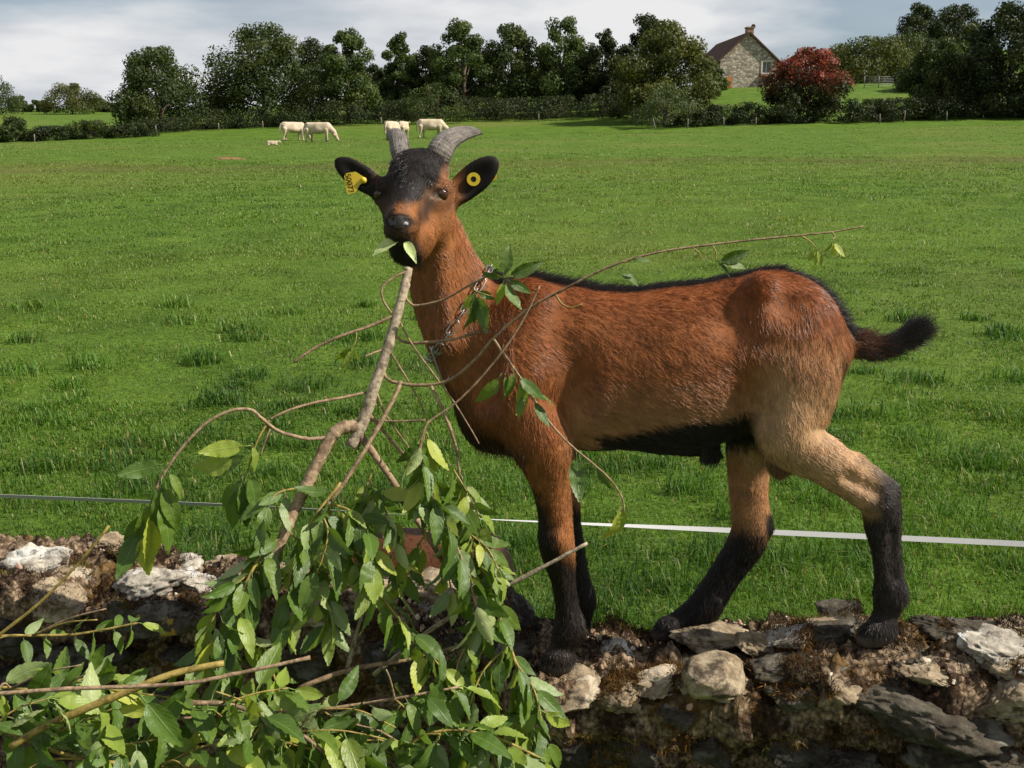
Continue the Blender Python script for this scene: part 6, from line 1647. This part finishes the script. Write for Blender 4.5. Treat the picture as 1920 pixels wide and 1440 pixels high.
for i, (px, Y, h, w, cols, lab) in enumerate((
        (-20, 97, 22, 80, OAK, 'low hedge shrub at the left end of the hedge'), (52, 97, 50, 48, OAK, 'upright green hedge shrub below the far bushes'),
        (122, 98, 28, 62, DARK, 'rounded dark hedge shrub with brown twigs beside it'), (196, 99, 36, 62, OAK, 'dark hedge shrub next to the broad round tree'),
        (258, 100, 26, 70, DARK, 'hedge shrub under the broad round tree'), (330, 108, 30, 90, DARK, 'shadowed hedge shrub at the foot of the broad round tree'),
        (410, 112, 40, 84, DARK, 'shadowed hedge shrub in the gap before the wide dark tree'), (490, 114, 38, 90, DARK, 'shadowed hedge shrub at the foot of the wide dark tree'),
        (575, 114, 42, 90, DARK, 'shadowed hedge shrub behind the grazing cows'), (655, 114, 46, 90, DARK, 'shadowed hedge shrub under the light green tree'),
        (735, 116, 44, 90, DARK, 'shadowed hedge shrub above the goat\'s straight horn'), (825, 114, 78, 88, OAK, 'tall green shrub in front of the open ash trees'),
        (900, 116, 46, 90, DARK, 'shadowed hedge shrub above the goat\'s curved horn'), (975, 116, 44, 90, DARK, 'shadowed hedge shrub under the open ash trees'),
        (1050, 116, 46, 90, DARK, 'shadowed hedge shrub under the tallest ash tree'), (1125, 114, 48, 90, DARK, 'shadowed hedge shrub before the olive green tree'),
        (1190, 112, 44, 70, DARK, 'shadowed hedge shrub at the foot of the olive green tree'),
        (1238, 99, 88, 84, PALE, 'grey green willow shrub at the corner of the low hedge'),
        (1290, 100, 34, 66, DARK, 'low hedge shrub next to the willow shrub'), (1345, 101, 38, 66, DARK, 'low hedge shrub below the lawn of the house'),
        (1400, 101, 42, 66, DARK, 'low hedge shrub below the house window'), (1455, 101, 44, 66, DARK, 'low hedge shrub touching the red leaved tree'),
        (1560, 101, 46, 70, DARK, 'low hedge shrub right beside the red leaved tree'), (1615, 102, 44, 66, DARK, 'low hedge shrub below the field gate'),
        (1670, 103, 44, 70, DARK, 'low hedge shrub at the foot of the dark round tree'), (1735, 103, 44, 80, DARK, 'hedge shrub under the dark round tree'),
        (1805, 103, 48, 86, DARK, 'hedge shrub under the dense tree'), (1875, 102, 46, 86, DARK, 'hedge shrub under the tall corner tree'), (1945, 101, 46, 86, DARK, 'hedge shrub beyond the tall corner tree'))):
    shrub(lab, px, Y, h, w, cols, 300 + i)
# fence posts along the hedges
M['post'] = simple_mat('old_post', (0.16, 0.14, 0.12), 0.9, 0.1, 0.3, 6)
for (px, Y, hpx, lean, where) in ((86, 95, 14, 3, 'beside the upright green hedge shrub'), (310, 103, 16, -2, 'below the broad round tree'), (424, 108, 14, 2, 'at the gap before the wide dark tree'), (505, 111, 14, 0, 'below the wide dark tree'), (722, 112, 14, -3, 'above the goat\'s straight horn'), (1008, 112, 14, 2, 'below the open ash trees'), (1222, 96, 22, -14, 'leaning at the corner by the willow shrub'), (1280, 97, 18, 2, 'right after the willow shrub'), (1346, 98, 18, -2, 'below the lawn of the house'), (1404, 98, 16, 3, 'below the house window'), (1630, 99, 18, 0, 'below the field gate'), (1674, 100, 22, 4, 'at the foot of the dark round tree'), (1752, 100, 18, -2, 'under the dense tree by the corner')):
    x0 = (px - 960) / FPX * Y; z0 = float(ground_z(x0, Y)); h = hpx * Y / FPX
    mb = MB(); mb.tube([(0, 0, -0.3), (0.02, 0, h * 0.5), (0, 0.01, h)], [0.06, 0.055, 0.05], 7)
    o = mb.build('fence_post', M['post']); o.location = (x0, Y, z0); o.rotation_euler = (0, R(lean), 0)
    tag(o, 'grey wooden fence post at the hedge ' + where, 'post', 'fence posts along the hedge')

def make_house():
    Y = 140.0; px0, px1 = 1333.0, 1440.0
    s = m_per_px(1385, 140, Y); W_ = (px1 - px0) * s
    xc = ((px0 + px1) / 2 - 960) / FPX * Y; z0 = float(ground_z(xc, Y)) - 0.15
    zt = lambda py: at(1385, py, Y)[2] - z0
    he, hr_ = zt(113), zt(63); D = 14.0; xr = (1385 - (px0 + px1) / 2) * s
    root = empty('house', (xc, Y, z0)); root.rotation_euler = (0, 0, R(5)); tag(root, 'old rubble stone house with a brown tiled gable roof on the slope', 'house')
    m, nt = mat_new('rubble_wall'); oc = coords(nt)
    br = N(nt, 'ShaderNodeTexVoronoi', {'Vector': N(nt, 'ShaderNodeMapping', {'Vector': oc, 'Scale': (1.0, 1.0, 2.3)}).outputs[0], 'Scale': 2.4}, feature='F1')
    ed = N(nt, 'ShaderNodeTexVoronoi', {'Vector': N(nt, 'ShaderNodeMapping', {'Vector': oc, 'Scale': (1.0, 1.0, 2.3)}).outputs[0], 'Scale': 2.4}, feature='DISTANCE_TO_EDGE').outputs[0]
    c = ramp(nt, br.outputs['Color'], [(0.15, (0.25, 0.215, 0.17)), (0.5, (0.42, 0.37, 0.30)), (0.85, (0.56, 0.50, 0.42))])
    c = mixc(nt, ramp(nt, ed, [(0.02, (0.75,) * 3), (0.10, (0, 0, 0))]), c, (0.11, 0.09, 0.065))
    n = tex_noise(nt, oc, 0.9, 5); c = mixc(nt, 0.6, c, ramp(nt, n, [(0.3, (0.6, 0.6, 0.6)), (0.65, (1.15, 1.12, 1.05))]), 'MULTIPLY')
    finish(nt, c, 0.95, 0.1, bump(nt, ed, 0.6, 0.05)); M['rubble'] = m
    m, nt = mat_new('roof_tiles'); oc = coords(nt)
    b = N(nt, 'ShaderNodeTexBrick', {'Vector': N(nt, 'ShaderNodeMapping', {'Vector': oc, 'Rotation': (0, 0, R(90))}).outputs[0], 'Color1': (0.075, 0.042, 0.030, 1), 'Color2': (0.115, 0.06, 0.04, 1), 'Mortar': (0.03, 0.02, 0.016, 1), 'Scale': 3.0})
    finish(nt, b.outputs[0], 0.9, 0.15); M['tiles'] = m
    M['dressed'] = simple_mat('dressed_stone', (0.50, 0.45, 0.36), 0.9, 0.1, 0.15, 3)
    M['glass_dark'] = simple_mat('window_glass', (0.10, 0.115, 0.13), 0.15, 0.5, 0.3, 1.5)
    M['shutter'] = simple_mat('orange_wood', (0.42, 0.17, 0.06), 0.7, 0.2, 0.2, 3)
    M['paint'] = simple_mat('grey_white_paint', (0.52, 0.50, 0.46), 0.6, 0.3, 0.1, 3)
    M['brick'] = simple_mat('chimney_brick', (0.26, 0.165, 0.115), 0.9, 0.1, 0.3, 6)
    hw = W_ / 2
    # window opening: cut as a frame of quads
    wx0, wx1 = (1415 - 1387.5) * s, (1431 - 1387.5) * s; wz0, wz1 = zt(136.5), zt(116)
    dx0, dx1 = (1417 - 1387.5) * s, (1431 - 1387.5) * s; dz1 = zt(146)
    xs = sorted({-hw, wx0, dx0, wx1, hw}); mb = MB()
    def q(x0, x1, a0, a1, y=0.0): mb.add([(x0, y, a0), (x1, y, a0), (x1, y, a1), (x0, y, a1)], [(0, 1, 2, 3)])
    q(-hw, wx0, 0, he); q(wx1, hw, 0, he); q(wx0, wx1, wz1, he); q(wx0, wx1, dz1, wz0); q(wx0, dx0, 0, dz1)
    mb.add([(-hw, 0, he), (hw, 0, he), (xr, 0, hr_)], [(0, 1, 2)])
    for x in (-hw, hw): mb.add([(x, 0, 0), (x, D, 0), (x, D, he), (x, 0, he)], [(0, 1, 2, 3)])
    mb.add([(-hw, D, 0), (hw, D, 0), (hw, D, he), (xr, D, hr_), (-hw, D, he)], [(0, 1, 2, 3, 4)])
    for (a, b_, z_0, z_1) in ((wx0, wx1, wz0, wz1), (dx0, wx1, 0, dz1)):     # reveals
        mb.add([(a, 0, z_0), (a, 0.3, z_0), (a, 0.3, z_1), (a, 0, z_1)], [(0, 1, 2, 3)]); mb.add([(b_, 0, z_0), (b_, 0.3, z_0), (b_, 0.3, z_1), (b_, 0, z_1)], [(3, 2, 1, 0)])
        mb.add([(a, 0, z_1), (b_, 0, z_1), (b_, 0.3, z_1), (a, 0.3, z_1)], [(0, 1, 2, 3)]); mb.add([(a, 0, z_0), (b_, 0, z_0), (b_, 0.3, z_0), (a, 0.3, z_0)], [(3, 2, 1, 0)])
    mb.build('wall', M['rubble'], root, False)
    win = MB(); win.box(((wx0 + wx1) / 2, 0.27, (wz0 + wz1) / 2), (wx1 - wx0 - 0.02, 0.04, wz1 - wz0 - 0.02)); wo = win.build('window', M['glass_dark'], root, False)
    fr = MB()
    for x in (wx0 + 0.05, (wx0 + wx1) / 2, wx1 - 0.05): fr.box((x, 0.22, (wz0 + wz1) / 2), (0.09, 0.05, wz1 - wz0 - 0.03))
    for z in (wz0 + 0.05, wz1 - 0.05): fr.box(((wx0 + wx1) / 2, 0.218, z), (wx1 - wx0 - 0.03, 0.046, 0.09))
    fr.build('frame', M['paint'], wo, False)
    su = MB(); t = 0.22
    su.box((wx1 + t / 2, -0.03, (wz0 + wz1) / 2), (t, 0.08, wz1 - wz0 + 0.3)); su.box(((wx0 + wx1) / 2, -0.034, wz1 + t / 2), (wx1 - wx0 + 2 * t, 0.08, t)); su.box((wx0 - t / 2, -0.03, (wz0 + wz1) / 2), (t, 0.08, wz1 - wz0 + 0.3)); su.box(((wx0 + wx1) / 2, -0.05, wz0 - 0.08), (wx1 - wx0 + 0.3, 0.14, 0.14))
    su.build('surround', M['dressed'], wo, False)
    dr = MB(); dr.box(((dx0 + wx1) / 2, 0.27, dz1 / 2), (wx1 - dx0 - 0.02, 0.06, dz1 - 0.02)); do = dr.build('door', M['glass_dark'], root, False)
    df = MB()
    for x in (dx0 + 0.06, wx1 - 0.06): df.box((x, 0.20, dz1 / 2), (0.12, 0.06, dz1 - 0.04))
    df.build('frame', M['paint'], do, False)
    aw = MB(); aw.box(((dx0 + wx1) / 2, -0.45, dz1 + 0.28), (wx1 - dx0 + 0.9, 1.0, 0.07), Matrix.Rotation(R(18), 3, 'X')); aw.build('canopy', M['tiles'], root, False)
    sh = MB(); sx = (1352 - 1387.5) * s; sh.box((sx, -0.05, zt(160) * 0.5 + 0.6), (0.75, 0.06, 1.3)); sh.build('shutter', M['shutter'], root, False)
    rf = MB(); ov = 0.35
    def slope(xa, za, xb, zb_):
        d = np.array([xb - xa, zb_ - za]); L_ = np.hypot(*d); d /= L_; nr = np.array([-d[1], d[0]]); nr = nr if nr[1] > 0 else -nr
        e = np.array([xb, zb_]) + d * 0.5; a0 = np.array([xa, za]) + nr * 0.03; e0 = e + nr * 0.03; a1 = a0 + nr * 0.2; e1 = e0 + nr * 0.2
        rf.add([(p[0], yy, p[1]) for yy in (-ov, D + ov) for p in (a0, e0, e1, a1)], [(0, 1, 2, 3), (7, 6, 5, 4), (0, 4, 5, 1), (1, 5, 6, 2), (2, 6, 7, 3), (3, 7, 4, 0)])
    slope(xr, hr_, -hw, he); slope(xr, hr_, hw, he)
    ro = rf.build('roof', M['tiles'], root, False)
    ch = MB(); cx = (1391 - 1387.5) * s; ch.box((cx, 0.9, (zt(52) + hr_ - 0.7) / 2), (0.85, 0.9, zt(52) - hr_ + 0.9)); ch.box((cx, 0.9, zt(52) + 0.1), (1.0, 1.05, 0.14)); co = ch.build('chimney', M['brick'], root, False)
    ds = MB(); rr = 0.30; a = np.linspace(0, 2 * math.pi, 20, endpoint=False); v = [(0, 0.08, 0)] + [(rr * 0.6 * math.cos(t), 0.05, rr * 0.6 * math.sin(t)) for t in a] + [(rr * math.cos(t), 0, rr * math.sin(t)) for t in a]
    ds.add(v, [(0, 1 + (j + 1) % 20, 1 + j) for j in range(20)] + [(1 + j, 1 + (j + 1) % 20, 21 + (j + 1) % 20, 21 + j) for j in range(20)])
    ds.tube([(0, 0.05, 0), (-0.1, 0.15, -0.5), (-0.15, 0.2, -0.7)], 0.03, 6)
    di = ds.build('satellite_dish', simple_mat('dish_grey', (0.13, 0.12, 0.12), 0.6, 0.3, 0.1, 4), root); di.location = ((1396.5 - 1387.5) * s, 0.6, zt(48.5)); di.rotation_euler = (0, 0, R(-40))
    # lean-to on the right side
    ln = MB(); lw = 3.2; ln.add([(hw, 0.6, 0), (hw + lw, 0.6, 0), (hw + lw, 0.6, he - 1.6), (hw, 0.6, he - 0.35), (hw, 9, 0), (hw + lw, 9, 0), (hw + lw, 9, he - 1.6), (hw, 9, he - 0.35)], [(0, 1, 2, 3), (1, 5, 6, 2), (5, 4, 7, 6)])
    lo = ln.build('lean_to', M['rubble'], root, False)
    lf = MB(); lf.add([(hw - 0.1, 0.2, he - 0.2), (hw + lw + 0.4, 0.2, he - 1.65), (hw + lw + 0.4, 9.3, he - 1.65), (hw - 0.1, 9.3, he - 0.2), (hw - 0.1, 0.2, he - 0.02), (hw + lw + 0.4, 0.2, he - 1.47), (hw + lw + 0.4, 9.3, he - 1.47), (hw - 0.1, 9.3, he - 0.02)],
           [(3, 2, 1, 0), (4, 5, 6, 7), (0, 1, 5, 4), (1, 2, 6, 5), (2, 3, 7, 6), (3, 0, 4, 7)]); lf.build('roof', simple_mat('red_tiles', (0.19, 0.055, 0.035), 0.9, 0.1, 0.3, 4), lo, False)
make_house()

def make_gate():
    Y = 132.0; pm = simple_mat('galvanised', (0.16, 0.165, 0.16), 0.5, 0.4, 0.1, 5, metallic=0.3)
    xa, xb = (1598 - 960) / FPX * Y, (1650 - 960) / FPX * Y; za = float(ground_z((xa + xb) / 2, Y))
    root = empty('field_gate', (xa, Y, za)); tag(root, 'grey tubular field gate beyond the low hedge', 'gate'); w = xb - xa
    for k in range(5):
        mb = MB(); z = 0.25 + k * 0.25; mb.tube([(0, 0, z), (w, 0, z)], 0.03, 6); mb.build('rail', pm, root)
    for x in (0, w / 2, w):
        mb = MB(); mb.tube([(x, 0.01, 0.0), (x, 0.01, 1.35)], 0.045, 6); mb.build('post', pm, root)
make_gate()

# bare earth scrape in the pasture
def earth_patch():
    x0 = (432 - 960) / FPX * 45; y0 = 45.5; r = np.random.default_rng(3)
    nr, na = 8, 36; V = [(x0, y0, float(ground_z(x0, y0)) + 0.10)]; a = np.linspace(0, 2 * math.pi, na, endpoint=False)
    for i in range(1, nr + 1):
        for t in a:
            k = 1 + 0.25 * math.sin(3 * t + 1) + 0.12 * math.sin(7 * t)
            x = x0 + 0.62 * k * i / nr * math.cos(t); y = y0 + 0.9 * k * i / nr * math.sin(t)
            V.append((x, y, float(ground_z(x, y)) + 0.10 * (1 - (i / nr) ** 2) + 0.02 * r.random() - (0.03 if i == nr else 0)))
    F3 = [(0, 1 + j, 1 + (j + 1) % na) for j in range(na)]; F4 = [(1 + (i - 1) * na + j, 1 + i * na + j, 1 + i * na + (j + 1) % na, 1 + (i - 1) * na + (j + 1) % na) for i in range(1, nr) for j in range(na)]
    o = obj('earth_patch', mesh_data('earth_patch', np.array(V), [np.array(F3), np.array(F4)]), simple_mat('red_earth', (0.17, 0.095, 0.05), 0.95, 0.05, 0.4, 6, 0.8)); o['kind'] = 'structure'
earth_patch()
